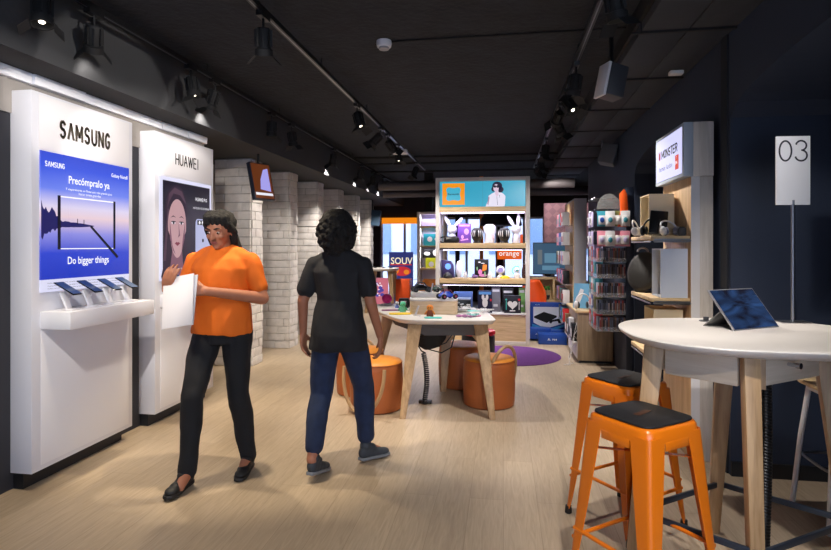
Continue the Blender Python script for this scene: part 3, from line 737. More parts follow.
# corrugated cable sleeve
t = thing('cable_sleeve', (1.10, 2.58, 0), 'black corrugated cable sleeve hanging under the high white table', 'cable sleeve')
mb = MB(); prof = []; z = 0
while z < 1.0: prof += [(.020, z), (.026, z+.004), (.026, z+.009), (.020, z+.012)]; z += .0135
mb.lathe(prof, n=16)
for i, v in enumerate(mb.v): mb.v[i] = v+Vector((.012*math.sin(v.z*3), .012*math.cos(v.z*2.3), 0))
mb.build('sleeve', BLACK, t, ang=80)
MB().tube([(0, 0, .98), (.03, .02, .9), (.09, .05, .9), (.14, .06, .95), (.16, .07, .995)], .003, 8).build('loose_wire', BLACK, t)
# grommet
g = onz(706, 321, 1.05); t = thing('cable_grommet', (g.x, g.y, 1.05), 'small steel cable grommet set in the high white table behind the tablet', 'grommet')
MB().lathe([(.035, .0), (.035, .003), (.028, .004), (.022, .001)], n=28).build('ring', STEEL, t)
MB().cyl((0, .0, .003), (0, .0, .022), .014).build('plug', DGREY, t)
# tablet
tb = thing('tablet_computer', (1.076, 2.81, 1.0505), 'dark tablet computer propped on its kickstand on the high white table', 'tablet', R(32.6))
el = R(38); Hh = .232
def tilt(mb):  # local slab standing in x,z leaning back
    q = Matrix.Rotation(-el, 3, 'X'); mb.v = [q@v for v in mb.v]; return mb
tilt(MB().b2((0, 0, 0), (.323, .009, Hh))).build('case', mat('tablet_silver', (190, 190, 196), .3, .7), tb, bevel=.002)
scm = bpy.data.materials.new('tablet_screen'); scm.use_nodes = True; nt = scm.node_tree; b = nt.nodes['Principled BSDF']
tc = nt.nodes.new('ShaderNodeTexCoord'); n = nt.nodes.new('ShaderNodeTexNoise'); n.inputs['Scale'].default_value = 7; n.inputs['Distortion'].default_value = 1.5
mp = nt.nodes.new('ShaderNodeMapping'); mp.inputs['Scale'].default_value = (.5, 1, 2); mp.inputs['Rotation'].default_value = (0, .6, 0)
nt.links.new(tc.outputs['Object'], mp.inputs[0]); nt.links.new(mp.outputs[0], n.inputs['Vector'])
r = nt.nodes.new('ShaderNodeValToRGB'); r.color_ramp.elements[0].position = .35; r.color_ramp.elements[0].color = lin((8, 18, 44)); r.color_ramp.elements[1].position = .72; r.color_ramp.elements[1].color = lin((60, 110, 180))
nt.links.new(n.outputs['Fac'], r.inputs['Fac']); nt.links.new(r.outputs['Color'], b.inputs['Emission Color']); b.inputs['Emission Strength'].default_value = .4; b.inputs['Base Color'].default_value = (.01, .01, .015, 1); b.inputs['Roughness'].default_value = .08
tilt(MB().b2((.006, -.0012, .006), (.317, -.0001, Hh-.006))).build('display', scm, tb)
mb = MB(); a = Vector((.02, .03, 0)); 
k0 = Matrix.Rotation(-el, 3, 'X')@Vector((0, .009, .115)); gy = k0.y+.10
mb.add([(.012, k0.y, k0.z), (.311, k0.y, k0.z), (.311, gy, 0), (.012, gy, 0), (.012, k0.y, k0.z+.004), (.311, k0.y, k0.z+.004), (.311, gy+.004, 0), (.012, gy+.004, 0)], [(0, 1, 2, 3), (4, 7, 6, 5), (0, 4, 5, 1), (2, 6, 7, 3), (0, 3, 7, 4), (1, 5, 6, 2)])
mb.build('kickstand', mat('kick_grey', (150, 148, 144), .4, .4), tb)
# sign 03
sg = thing('table_sign', (1.50, 3.18, 1.0505), 'tall pale sign on a steel pole reading 03, on the high white table', 'sign', R(4))
MB().b2((-.075, -.045, 0), (.075, .045, .005)).build('foot', STEEL, sg, bevel=.001)
MB().cyl((0, 0, .004), (0, 0, .64), .0085, n=16).build('pole', STEEL, sg)
MB().b2((-.084, -.006, .615), (.084, .006, .975)).build('plate', mat('sign_frosted', (236, 238, 244), .45), sg, bevel=.0015)
SIGNK = mat('sign_ink', (38, 44, 58), .5)
zc = .898
flat('numeral', SIGNK, sg, stroke(ell(-.040, zc, .030, .052, 32), w=.0085, closed=True), -.0068)
flat('numeral', SIGNK, sg, stroke(ell(.038, zc+.027, .026, .025, 18, 165, -75), w=.0085) + stroke(ell(.038, zc-.025, .029, .028, 20, 85, -165), w=.0085), -.0068)
# ---------------------------------------------------------------- orange metal stools
def make_stool():
    t = thing('metal_stool', (0, 0, 0), 'x', 'stool')
    Ht = .745; a = .155; bs = .215
    # seat: pressed sheet with rounded corners and a rolled skirt
    mb = MB(); n = 64
    prof = [(-.02, Ht+.004), (0, Ht), (.006, Ht-.01), (.008, Ht-.055), (.004, Ht-.055)]
    vs = []; 
    for dd, z in prof: vs += [(x, y, z) for x, y in squircle(a+dd, a+dd, 6.5, n)]
    fs = [(i*n+j, i*n+(j+1) % n, (i+1)*n+(j+1) % n, (i+1)*n+j) for i in range(len(prof)-1) for j in range(n)]+[tuple(range(n))]
    mb.add(vs, fs); mb.build('seat', ORANGE, t, ang=50)
    mb = MB(); mb.prism(squircle(a-.006, a-.006, 6, 48), Ht+.0045, Ht+.0125)
    sp = mb.build('seat_pad', mat('pad_black', (26, 27, 31), .6, bump=.3, bscale=200), t, bevel=.002)
    mb = MB().box((0, 0, Ht+.0135), (.10, .028, .0016), (0, 0, R(12))); mb.build('grip_slot', mat('slot_brown', (70, 40, 24), .6), sp, bevel=.0005)
    for sx, sy in ((1, 1), (-1, 1), (-1, -1), (1, -1)):
        # folded-sheet leg: a wide L profile that narrows downwards
        mb = MB(); L = 14; vs = []; 
        for i in range(L+1):
            f = i/L; z = (Ht-.03)*(1-f)+.03*f; w = .062*(1-f)**.7+.028; th = .0035
            cx = (a+.006)*(1-f)+bs*f
            x0 = sx*cx; y0 = sy*cx
            # rounded outside corner, arms going inwards
            r_ = .022
            pts = [(x0-sx*w, y0), (x0-sx*r_, y0)]
            for k in range(1, 5):
                an = PI/2*k/5; pts.append((x0-sx*r_+sx*r_*math.sin(an), y0-sy*r_+sy*r_*math.cos(an)))
            pts += [(x0, y0-sy*r_), (x0, y0-sy*w)]
            inn = [(px_-sx*th*(1 if j_ > 2 else .4), py_-sy*th*(1 if j_ < 5 else .4)) for j_, (px_, py_) in enumerate(pts)]
            ring = pts+inn[::-1]
            vs += [(u, v, z) for u, v in ring]
        m_ = len(ring)
        fs = [(i*m_+j, i*m_+(j+1) % m_, (i+1)*m_+(j+1) % m_, (i+1)*m_+j) for i in range(L) for j in range(m_)]+[tuple(range(m_)), tuple(range(L*m_, (L+1)*m_))]
        mb.add(vs, fs); lg = mb.build('leg', ORANGE, t, ang=50)
        MB().lathe([(.015, 0), (.019, .004), (.017, .04), (.012, .042)], (sx*(bs-.012), sy*(bs-.012), 0), n=14).build('rubber_foot', BLACK, lg)
    def cx(z): f = (Ht-.03-z)/(Ht-.06); return (a+.006)*(1-f)+bs*f
    for z, axis in ((.205, 0), (.245, 1)):
        for s in (-1, 1):
            c = cx(z)-.006
            e0 = (-c, s*c, z) if axis == 0 else (s*c, -c, z); e1 = (c, s*c, z) if axis == 0 else (s*c, c, z)
            MB().cyl(e0, e1, .009, n=10).build('footrest', ORANGE, t)
    mb = MB(); z = .60; c = cx(z)-.01
    mb.box((0, 0, z), (2*c*1.414, .024, .003), (0, 0, R(45))); mb.box((0, 0, z-.003), (2*c*1.414, .024, .003), (0, 0, R(-45))); mb.build('cross_brace', ORANGE, t)
    for s in (-1, 1):
        MB().b2((-.07, s*(a+.0085), Ht-.085), (.07, s*(a+.0055), Ht-.05)).build('skirt_panel', ORANGE, t, bevel=.001); MB().b2((s*(a+.0085), -.07, Ht-.085), (s*(a+.0055), .07, Ht-.05)).build('skirt_panel', ORANGE, t, bevel=.001)
    return t
s1 = make_stool(); s1.location = (.57, 2.42, 0); s1.rotation_euler = (0, 0, R(38)); tag(s1, 'nearest orange metal stool with black seat pad, standing in front of the table leg', 'stool', 'orange metal stools')
s2 = copy_tree(s1); s2.location = (.635, 3.07, 0); s2.rotation_euler = (0, 0, R(38)); s2['label'] = 'orange metal stool half hidden behind the splayed leg of the high table'
# white stool in the niche
ws = thing('wooden_seat_stool', (1.80, 3.24, 0), 'white tubular stool with a pale wooden seat behind the high table', 'stool')
MB().prism(squircle(.2, .19, 4, 40), .70, .722).build('seat', W_OAKX, ws, bevel=.006)
for i, (sx, sy) in enumerate(((-1, -1), (1, -1), (1, 1), (-1, 1))):
    mb = MB().tube([(sx*.13, sy*.12, .70), (sx*.16, sy*.15, .4), (sx*.19, sy*.18, 0)], .014, 12); mb.build('leg', WHITE, ws)
MB().tube([(x, y, .30) for x, y in squircle(.172, .162, 5, 40)], .008, 8, closed=True).build('foot_ring', STEEL, ws)
MB().prism(squircle(.165, .155, 4, 40), .672, .70).build('seat_frame', WHITE, ws)
# ---------------------------------------------------------------- demo table in the middle
dt = thing('demo_table', (-.66, 5.05, 0), 'rounded white demo table with splayed oak legs covered in gadgets', 'table')
def rd(x, y, z=0): return (x+.66, y-5.05, z)
ROT = R(17)
TZ = .80
POLY = [(-.88, 4.78, .22), (-.05, 4.90, .12), (-.20, 5.78, .22), (-1.15, 6.18, .16), (-1.46, 6.05, .16), (-1.36, 5.62, .3)]
def rounded(poly, off=0, k=9):
    out = []; n = len(poly)
    for i, (x, y, r) in enumerate(poly):
        p_ = Vector((x, y)); a = Vector(poly[i-1][:2]); b_ = Vector(poly[(i+1) % n][:2]); u = (a-p_).normalized(); v = (b_-p_).normalized()
        r = min(r, (a-p_).length*.48, (b_-p_).length*.48); s_ = p_+u*r; e_ = p_+v*r
        for j in range(k+1): f = j/k; out.append(s_*(1-f)**2+p_*2*f*(1-f)+e_*f*f)
    m = len(out); res = []
    for i in range(m):
        d_ = (out[(i+1) % m]-out[i-1]).normalized(); nn = Vector((d_.y, -d_.x)); q_ = out[i]+nn*off; res.append((q_.x+.66, q_.y-5.05))
    return res
mb = MB(); prof = [(-.028, TZ-.042), (-.006, TZ-.02), (0, TZ-.008), (-.002, TZ-.002), (-.006, TZ)]; rings = [rounded(POLY, o_) for o_, _ in prof]; n = len(rings[0]); vs = []
for (o_, z), r_ in zip(prof, rings): vs += [(x, y, z) for x, y in r_]
mb.add(vs, [(i*n+j, i*n+(j+1) % n, (i+1)*n+(j+1) % n, (i+1)*n+j) for i in range(len(prof)-1) for j in range(n)]+[tuple(range(n-1, -1, -1)), tuple(range((len(prof)-1)*n, len(prof)*n))])
mb.build('table_top', TOPW, dt, ang=40)
for tp, bo, ya in (((-.775, 4.86), (-.835, 4.58), 8), ((-.20, 4.98), (-.09, 4.68), 8), ((-.56, 5.62), (-.59, 5.50), 8), ((-1.18, 5.66), (-1.36, 5.72), 20)):
    MB().taper(rd(*tp, TZ-.045), rd(*bo, 0), (.125, .05), (.05, .042), R(ya)).build('leg', W_OAK, dt, bevel=.005)
q = lambda a, b_: (rd(a, b_)[0], rd(a, b_)[1])
UND = mat('under_grey', (84, 86, 92), .6)
mb = MB(); tp = [q(-.84, 4.90), q(-.12, 5.0), q(-.32, 5.65), q(-1.26, 5.85)]; bo = [q(-.70, 4.96), q(-.24, 5.04), q(-.42, 5.5), q(-1.1, 5.6)]
mb.add([(x, y, TZ-.046) for x, y in tp]+[(x, y, TZ-.16) for x, y in bo], [(0, 1, 2, 3), (7, 6, 5, 4), (0, 4, 5, 1), (1, 5, 6, 2), (2, 6, 7, 3), (3, 7, 4, 0)]); mb.build('under_tray', UND, dt, smooth=False)
# coiled cord + cable bundle
t = thing('coiled_cord', (-.72, 5.02, 0), 'black coiled cord hanging from the demo table to the floor', 'cord')
pts = []; N = 26*14
for i in range(N+1):
    f = i/N; a = 26*2*PI*f; pts.append((.02*math.cos(a)+.03*math.sin(f*3), .02*math.sin(a), .46*(1-f)+.01))
pts = [(-.05, 0, .63), (-.06, 0, .55), (-.02, 0, .49)]+pts
MB().tube(pts, .0065, 6).build('coil', BLACK, t)
MB().tube([(.0, .02, .64), (.05, .02, .5), (.16, .04, .47), (.25, .05, .52), (.28, .05, .63)], .006, 8).build('loose_loop', BLACK, t)
MB().tube([(-.1, .02, .64), (-.06, .02, .56), (.05, .06, .50), (.2, .05, .56), (.26, .05, .64)], .005, 8).build('loose_loop', BLACK, t)
MB().loft([(.03, .03, .50, .03, .03), (.05, .03, .53, .10, .06), (.06, .03, .60, .14, .07), (.06, .03, .635, .15, .08)]).build('cable_pouch', BLACKM, t)
t = thing('power_strip', (-.68, 5.06, 0), 'black socket block on the floor where the coiled cord ends', 'power strip')
MB().b2((-.09, -.025, 0), (.03, .025, .03)).build('housing', BLACK, t, bevel=.006)
# poufs
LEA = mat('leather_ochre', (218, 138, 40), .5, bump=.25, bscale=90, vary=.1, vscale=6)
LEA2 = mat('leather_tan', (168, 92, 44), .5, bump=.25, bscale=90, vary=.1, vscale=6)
def make_pouf(han=True):
    t = thing('leather_pouf', (0, 0, 0), 'x', 'pouf')
    r = .235; h = .43
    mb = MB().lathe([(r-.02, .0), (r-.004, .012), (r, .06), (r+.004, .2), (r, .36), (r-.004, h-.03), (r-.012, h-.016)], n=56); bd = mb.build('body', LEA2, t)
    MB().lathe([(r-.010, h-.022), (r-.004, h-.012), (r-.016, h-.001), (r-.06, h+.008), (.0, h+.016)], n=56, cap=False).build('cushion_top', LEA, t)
    MB().tube([((r-.004)*math.cos(a), (r-.004)*math.sin(a), h-.018) for a in [2*PI*i/48 for i in range(48)]], .004, 6, closed=True).build('piping', LEA2, bd)
    mb = MB(); pts = []
    for i in range(25):
        a = PI*i/24; pts.append((-r*.84*math.cos(a), 0, .0+.33*math.sin(a)))
    pts = [(-r*.84, 0, -.05)]+pts+[(r*.84, 0, -.05)]
    mb.tube(pts, .016, 10); hd = mb.build('handle', W_OAK, t); hd.location = (0, 0, .33); 
    return t, hd
P1, hd = make_pouf(); 
def place_pouf(src, x, y, rz, lab, hx):
    t = src if 'placed' not in KIDS else copy_tree(src); KIDS['placed'] = 1
    t.location = (x, y, 0); t.rotation_euler = (0, 0, rz); t['label'] = lab; t['group'] = 'ochre leather poufs round the demo table'
    for c in COL.objects:
        if c.parent == t and c.name.startswith('handle'): c.location = hx[0]; c.rotation_euler = hx[1]
place_pouf(P1, -.13, 5.14, R(0), 'ochre leather pouf with upright wooden handle, at the oak leg of the demo table', ((.10, -.06, .23), (R(14), R(0), R(50))))
place_pouf(P1, -.43, 5.78, R(0), 'ochre leather pouf under the demo table, behind the pouf with the upright handle', ((.0, .235, .22), (R(-30), 0, 0)))
place_pouf(P1, -1.125, 4.86, R(0), 'ochre leather pouf beside the hand of the person in black', ((-.06, -.225, .35), (R(172), 0, R(-15))))
place_pouf(P1, -1.40, 5.35, R(0), 'ochre leather pouf mostly hidden behind the pouf next to the walking person', ((-.1, .24, .2), (R(-40), 0, 0)))
t = thing('round_stool', (-.30, 6.75, 0), 'low round stool with a red cushion seen under the demo table', 'stool')
MB().lathe([(.16, 0), (.2, .02), (.2, .36), (.19, .38)], n=40).build('base', DGREY, t); MB().lathe([(.195, .381), (.21, .40), (.20, .43), (.0, .445)], n=40, cap=False).build('cushion', RED, t)
# ================================================================ central shelving display
Y0 = 8.2
def zs(py, Y=8.2, px=483): return at(px, py, Y).z
xl = at(435.5, 246, Y0).x; xr = at(530, 246, Y0).x; DP = .36
sh = thing('shelving_display', ((xl+xr)/2, Y0, 0), 'tall open shelving display with a turquoise screen on top', 'shelf unit')
hw = (xr-xl)/2; zt = zs(177); FW = .06
SHF = mat('shelf_frame', (214, 208, 204), .5)
mb = MB(); 
for s in (-1, 1): mb.b2((s*hw, 0, 0), (s*(hw-FW), DP, zt))
mb.b2((-hw+FW, 0, zt-.055), (hw-FW, DP, zt)); mb.b2((-hw+FW, 0, 0), (hw-FW, DP, .055)); mb.build('frame', SHF, sh, bevel=.003)
zscr1 = zs(181); zscr0 = zs(206.5)
MB().b2((-hw+FW, .03, zscr0), (hw-FW, DP-.02, zt-.055)).build('header_box', DGREY, sh)
CYAN = mat('screen_cyan', (70, 186, 216), .3, emit=.75, ecol=(60, 180, 214))
scr = MB().b2((-hw+FW+.004, .012, zscr0), (hw-FW-.004, .03, zscr1)).build('screen', CYAN, sh)
W_ = hw-FW-.004
def p(u, v): return (-W_+2*W_*u, zscr0+(zscr1-zscr0)*v)
def pe(u, v, ru, rv, n=24): return [p(u+ru*math.cos(2*PI*i/n), v+rv*math.sin(2*PI*i/n)) for i in range(n)]
OR = em('screen_orange', (245, 150, 20), .95)
flat('orange_frame', OR, scr, [[p(.03, .08), p(.295, .08), p(.295, .93), p(.03, .93)]], .0105)
# wavy cut-out in the turquoise of the screen
wav = []
for i in range(64):
    a = 2*PI*i/64; rr = 1+.10*math.cos(4*(a-PI/4))-.03*math.cos(8*a)
    wav.append(p(.1625+.088*rr*math.copysign(abs(math.cos(a))**.62, math.cos(a)), .505+.275*rr*math.copysign(abs(math.sin(a))**.62, math.sin(a))))
flat('wavy_panel', em('screen_cyan_art', (70, 186, 216), .85), scr, [wav], .0095)
text('lettering', 'Bienvenido', PK, scr, (p(.1625, 0)[0], .0085, p(0, .505)[1]), w=.17, h=.03, bold=.01)
flat('join_line', em('screen_line', (90, 150, 170), .6), scr, [[p(.505, 0), p(.507, 0), p(.507, 1), p(.505, 1)]], .0105)
flat('pictured_shirt', em('art_shirt', (226, 222, 240), .95), scr, [[p(.54, 0), p(.565, .2), p(.575, .42), p(.62, .52), p(.65, .56), p(.71, .56), p(.745, .5), p(.77, .4), p(.765, .1), p(.76, 0)]], .0105)
flat('pictured_hair', em('art_hair', (30, 24, 60), .7), scr, [pe(.675, .80, .058, .17), pe(.71, .66, .04, .12), pe(.632, .68, .025, .1)], .0095)
flat('pictured_face', em('art_face', (225, 200, 222), .9), scr, [pe(.662, .72, .032, .15), [p(.65, .6), p(.69, .62), p(.69, .45), p(.672, .38), p(.65, .5)]], .0085)
flat('pictured_sunglasses', em('art_dark', (26, 22, 50), .6), scr, [pe(.648, .78, .016, .05), pe(.682, .78, .018, .055)], .0075)
flat('pictured_arm', em('art_arm', (170, 140, 170), .8), scr, [[p(.56, .1), p(.575, .4), p(.585, .35), p(.572, .05)]], .0095)
flat('shirt_line', em('art_line', (90, 80, 130), .6), scr, [[p(.668, .42), p(.672, .42), p(.682, .05), p(.678, .05)], [p(.70, .45), p(.705, .45), p(.70, .3)]], .0095)
zA = zs(243.0); zB = zs(278.5); zC = zs(313)
fas = [('shelf_board', zs(207.5)-.0, .05), ]
MB().b2((-hw+FW, -.001, zs(212)), (hw-FW, DP, zscr0-.002)).build('shelf_board', W_OAKX, sh)
MB().b2((-hw+FW+.02, .02, zs(212)-.018), (hw-FW-.02, .05, zs(212)-.001)).build('light_strip', mat('led_lilac', (225, 215, 255), .5, emit=6), sh)
for z, lab in ((zA, 'a'), (zB, 'b')):
    bd = MB().b2((-hw+FW, -.004, z-.075), (hw-FW, DP, z)).build('shelf_board', W_OAKX, sh, bevel=.003)
    MB().b2((-hw+FW, .01, z-.10), (hw-FW, DP-.01, z-.076)).build('dark_underside', DGREY, bd)
    MB().b2((-hw+FW+.05, .03, z-.108), (hw-FW-.05, .05, z-.1005)).build('light_strip', mat('led_lilac_low', (230, 222, 255), .5, emit=5), bd)
MB().b2((-hw+FW, .0, zC-.02), (hw-FW, DP, zC)).build('shelf_board', WHITE2, sh)
MB().b2((-hw+FW, .02, .056), (hw-FW, DP-.02, zC-.021)).build('lower_panel', W_OAKX, sh)
def al(e, x, y, z, W, sx, sy, col, rot):
    L = bpy.data.lights.new('strip', 'AREA'); L.shape = 'RECTANGLE'; L.size = sx; L.size_y = sy; L.energy = W; L.color = col
    o = bpy.data.objects.new(e, L); COL.objects.link(o); o.location = (x, y, z); o.rotation_euler = rot; return o
xm = (xl+xr)/2
al('shelf_light', xm, Y0+.035, zs(212)-.025, 6, 1.1, .03, (.86, .82, 1), (R(-12), 0, 0))
al('shelf_light', xm, Y0+.04, zA-.112, 5, 1.1, .03, (.86, .84, 1), (R(-12), 0, 0))
al('shelf_light', xm, Y0+.04, zB-.112, 4, 1.1, .03, (.9, .9, 1), (R(-12), 0, 0))
def sx(px, d=.12): return at(px, 246, Y0+d).x
SG = 'gadgets on the upper shelf of the display'; SG2 = 'gadgets on the middle shelf of the display'
# rabbit shaped lamps
def rabbit(px, z, flip, lab, base):
    t = thing('rabbit_lamp', (sx(px), Y0+.16, z), lab, 'lamp')
    MB().lathe([(.05, 0), (.055, .01), (.06, .06), (.05, .12), (.03, .15)], n=28).build('body', GLOW, t)
    MB().ball((0, 0, .20), (.075, .065, .07), 24).build('head', GLOW, t)
    for s, a in ((-1, 38 if not flip else 42), (1, 4 if flip else 34)):
        if not flip and s == 1: a = 60
        d = Vector((s*math.sin(R(a*.75)), 0, math.cos(R(a*.75))))
        c = Vector((s*.03, 0, .25))+d*.09
        MB().ball(c, (.028, .02, .095), 18, (0, s*R(a*.75), 0)).build('ear', GLOW, t)
    MB().cyl((0, 0, 0), (0, 0, .012), .05).build('base', base, t)
    return t
rabbit(452, zA, False, 'white rabbit lamp with splayed ears, behind the purple box', WHITE2)
rabbit(516, zA, True, 'white rabbit lamp with one upright ear, beside the dark dome device', TEAL)
# purple box
def pbox(name, px, z, w, h, d, mats, lab, cat, dy=.05, rz=0):
    t = thing(name, (sx(px, dy), Y0+dy, z), lab, cat, rz); return t
t = thing('product_box', (sx(464.5), Y0+.10, zA), 'purple product box leaning on the upper shelf', 'box', R(6))
MB().b2((-.1, 0, 0), (.1, .07, .29)).build('carton', PURPLE, t, bevel=.002)
flat('printed_shape', em('box_pink', (225, 160, 230), .1), t, [ell(.03, .17, .035, .045), ell(-.03, .09, .02, .03), [(-.08, .25), (.08, .25), (.08, .275), (-.08, .275)], [(-.06, .03), (.06, .05), (.05, .07), (-.06, .05)]], -.001)
t = thing('virtual_reality_headset', (sx(452), Y0+.06, zA), 'black headset goggles lying in front of the rabbit lamp on the upper shelf', 'headset')
MB().loft([(0, 0, 0, .10, .05), (0, 0, .02, .12, .06), (0, 0, .08, .11, .055), (0, 0, .10, .08, .04)], e=3).build('visor', BLACK, t)
MB().tube([(.10*math.cos(a)-.1, .05+.03*math.sin(a), .05+.045*math.sin(a)) for a in [2*PI*i/24 for i in range(24)]], .01, 8, closed=True).build('strap', BLACKM, t)
def dome(px, lab):
    t = thing('dome_device', (sx(px), Y0+.12, zA), lab, 'gadget')
    MB().lathe([(.055, 0), (.06, .01), (.05, .03), (.075, .07), (.09, .14), (.08, .19), (.05, .225), (0, .235)], n=32, cap=False).build('shell', BLACK, t)
    mb = MB()
    for a in (-70, -110, -50, -130, -20, -160):
        pts = [(.0915*math.sin(R(90-b_))*math.cos(R(a))*(1 if b_ < 90 else 1), .0915*math.sin(R(90-b_))*math.sin(R(a)), .14+.08*math.sin(R(b_))) for b_ in range(-40, 75, 12)]
        mb.tube(pts, .006, 6)
    mb.build('rib', WHITE2, t)
    return t
dome(477, 'black dome shaped device with white ribs next to the purple box'); dome(504.5, 'black dome shaped device with white ribs beside the rabbit lamp with an upright ear')
t = thing('night_lamp', (sx(489.5), Y0+.18, zA), 'squat rounded white lamp between the two dome devices', 'lamp')
MB().loft([(0, 0, 0, .07, .05), (0, 0, .03, .08, .06), (0, 0, .13, .075, .055), (0, 0, .17, .095, .065), (0, 0, .25, .09, .06), (0, 0, .28, .05, .04)], e=2.6).build('body', GLOW, t); MB().b2((.03, -.058, .06), (.07, -.045, .12)).build('label_patch', mat('pinkish', (225, 190, 200), .5), t)
t = thing('product_box', (sx(521.5, .2), Y0+.2, zA), 'narrow orange box at the end of the upper shelf', 'box')
MB().b2((-.02, 0, 0), (.02, .08, .13)).build('carton', ORANGE2, t, bevel=.002)
# middle shelf
t = thing('display_stand', (sx(448), Y0+.12, zB), 'dark blue lit display stand at the end of the middle shelf', 'gadget')
mb = MB().plate([(-.10, 0), (.10, 0), (.08, .19), (.04, .25), (-.1, .27)], 0, .1); mb.build('housing', mat('deep_violet', (60, 50, 96), .3), t, bevel=.004)
flat('blue_light', em('blue_glow', (110, 160, 255), 1.6), t, [ell(0, .17, .045, .045)], -.002); MB().lathe([(.07, 0), (.07, .03), (.05, .06), (.02, .09)], (0, -.06, 0), n=24).build('base', BLACK, t)
t = thing('oval_speaker', (sx(459), Y0+.14, zB), 'upright white oval device on the middle shelf', 'gadget')
MB().ball((0, 0, .13), (.05, .035, .13), 24).build('shell', GLOW, t)
def bottle(px, lab):
    t = thing('white_canister', (sx(px, .06), Y0+.06, zB), lab, 'canister')
    MB().lathe([(.03, 0), (.034, .005), (.034, .06), (.024, .07)], n=24).build('can', WHITE2, t); MB().lathe([(.022, .0701), (.022, .09), (.01, .10)], n=20).build('cap', WHITE, t)
bottle(465.5, 'small white canister beside the upright oval device'); bottle(490, 'small white canister beside the framed game poster'); 
t = thing('framed_poster', (sx(481.5), Y0+.13, zB), 'small black framed picture with orange and pink shapes on the middle shelf', 'picture')
MB().b2((-.105, 0, 0), (.105, .03, .28)).build('frame', BLACK, t, bevel=.003)
flat('printed_shape', mat('art_orange', (230, 130, 40), .5), t, [[(.01, .10), (.075, .12), (.08, .20), (.02, .2)]], -.001)
flat('printed_shape', mat('art_pink', (215, 130, 190), .5), t, [ell(-.02, .09, .03, .04), ell(.02, .04, .06, .02)], -.0015)
flat('printed_shape', mat('art_green', (120, 170, 120), .5), t, [ell(.05, .06, .012, .04), ell(-.065, .14, .01, .03)], -.002)
flat('printed_shape', WHITE2, t, [ell(-.03, .235, .02, .008), ell(.02, .22, .03, .006)], -.002)
t = thing('toy_figure', (sx(475, .05), Y0+.05, zB), 'small violet gadget lying before the framed picture', 'gadget')
MB().ball((0, 0, .025), (.05, .03, .025), 18).ball((-.02, 0, .05), (.02, .02, .02), 12).build('body', mat('violet_grey', (110, 80, 130), .5), t)
t = thing('round_camera', (sx(500.5), Y0+.12, zB), 'round white camera with lilac face on the middle shelf', 'gadget')
MB().ball((0, 0, .12), (.065, .06, .065), 24).build('shell', GLOW, t); MB().lathe([(.05, 0), (.05, .02), (.02, .06)], n=24).build('stand', WHITE2, t)
o = MB().cyl((0, -.05, .125), (0, -.064, .125), .04, n=24).build('lens_ring', mat('lilac_face', (160, 150, 220), .3), t)
t = thing('yellow_gadget', (sx(505, .05), Y0+.05, zB), 'flat yellow gadget in front of the round white camera', 'gadget')
MB().loft([(0, 0, 0, .07, .04), (0, 0, .02, .07, .04), (0, 0, .045, .035, .025)]).build('shell', YELLOW, t)
t = thing('toy_robot', (sx(517), Y0+.08, zB), 'little white and teal robot on the middle shelf', 'robot')
MB().lathe([(.035, 0), (.045, .03), (.04, .07), (.02, .085)], n=24).build('body', WHITE, t)
MB().ball((0, 0, .12), .038, 18).build('head', WHITE, t); MB().ball((0, -.03, .12), (.02, .012, .015), 12).build('visor', TEAL, t)
MB().tube([(-.04, 0, .06), (-.07, 0, .10), (-.06, 0, .15), (-.02, .0, .18), (.03, 0, .17)], .006, 8).build('antenna', TEAL, t)
t = thing('glass_carafe', (sx(524.5), Y0+.14, zB), 'dark brown rounded flask at the end of the middle shelf', 'flask')
MB().lathe([(.03, 0), (.04, .03), (.04, .12), (.025, .18), (.025, .21)], n=24).build('bottle', mat('amber_dark', (60, 38, 34), .15), t)
# low shelf
def kbox(px, w, h, d, m, lab, heart=False, dy=.03):
    t = thing('product_box', (sx(px, dy), Y0+dy, zC), lab, 'box')
    MB().b2((-w/2, 0, 0), (w/2, d, h)).build('carton', m, t, bevel=.002); return t
NB = mat('box_navy', (22, 26, 56), .4)
t = kbox(512.5, .245, .255, .12, mat('box_black_blue', (20, 20, 34), .4), 'black box with a white heart printed on it, on the low shelf')
hp = []
for i in range(40):
    a = 2*PI*i/40; hp.append((.0+.0045*16*math.sin(a)**3, .125+.0045*(13*math.cos(a)-5*math.cos(2*a)-2*math.cos(3*a)-math.cos(4*a))))
flat('heart', WHITE2, t, [hp], -.001); flat('printed_shape', RED, t, [ell(.095, .2, .018, .018)], -.001); flat('printed_shape', TEAL, t, [ell(-.09, .2, .014, .014), [(-.095, .05), (-.085, .05), (-.085, .18), (-.095, .18)]], -.001); flat('printed_shape', WHITE2, t, [[(.09, .05), (.1, .05), (.1, .17), (.09, .17)], [(-.04, .03), (.04, .03), (.04, .045), (-.04, .045)]], -.001)
t = kbox(485, .21, .32, .12, NB, 'dark blue box with a white figure printed on it, on the low shelf')
flat('printed_shape', WHITE2, t, [ell(0, .15, .04, .07), ell(-.03, .23, .02, .04), ell(.03, .23, .02, .04), [(-.07, .02), (.07, .02), (.07, .06), (-.07, .06)]], -.001); flat('printed_shape', mat('sky', (90, 150, 220), .5), t, [[(-.09, .27), (.09, .27), (.09, .31), (-.09, .31)]], -.001); flat('printed_shape', RED, t, [ell(.085, .19, .012, .02)], -.0015)
t = kbox(463, .28, .30, .12, mat('box_steel_blue', (60, 84, 140), .4), 'steel blue wide box behind the stepped riser', dy=.06)
flat('printed_shape', mat('pale_line', (170, 190, 230), .5), t, [[(-.12, .2), (.12, .2), (.12, .22), (-.12, .22)]], -.001)
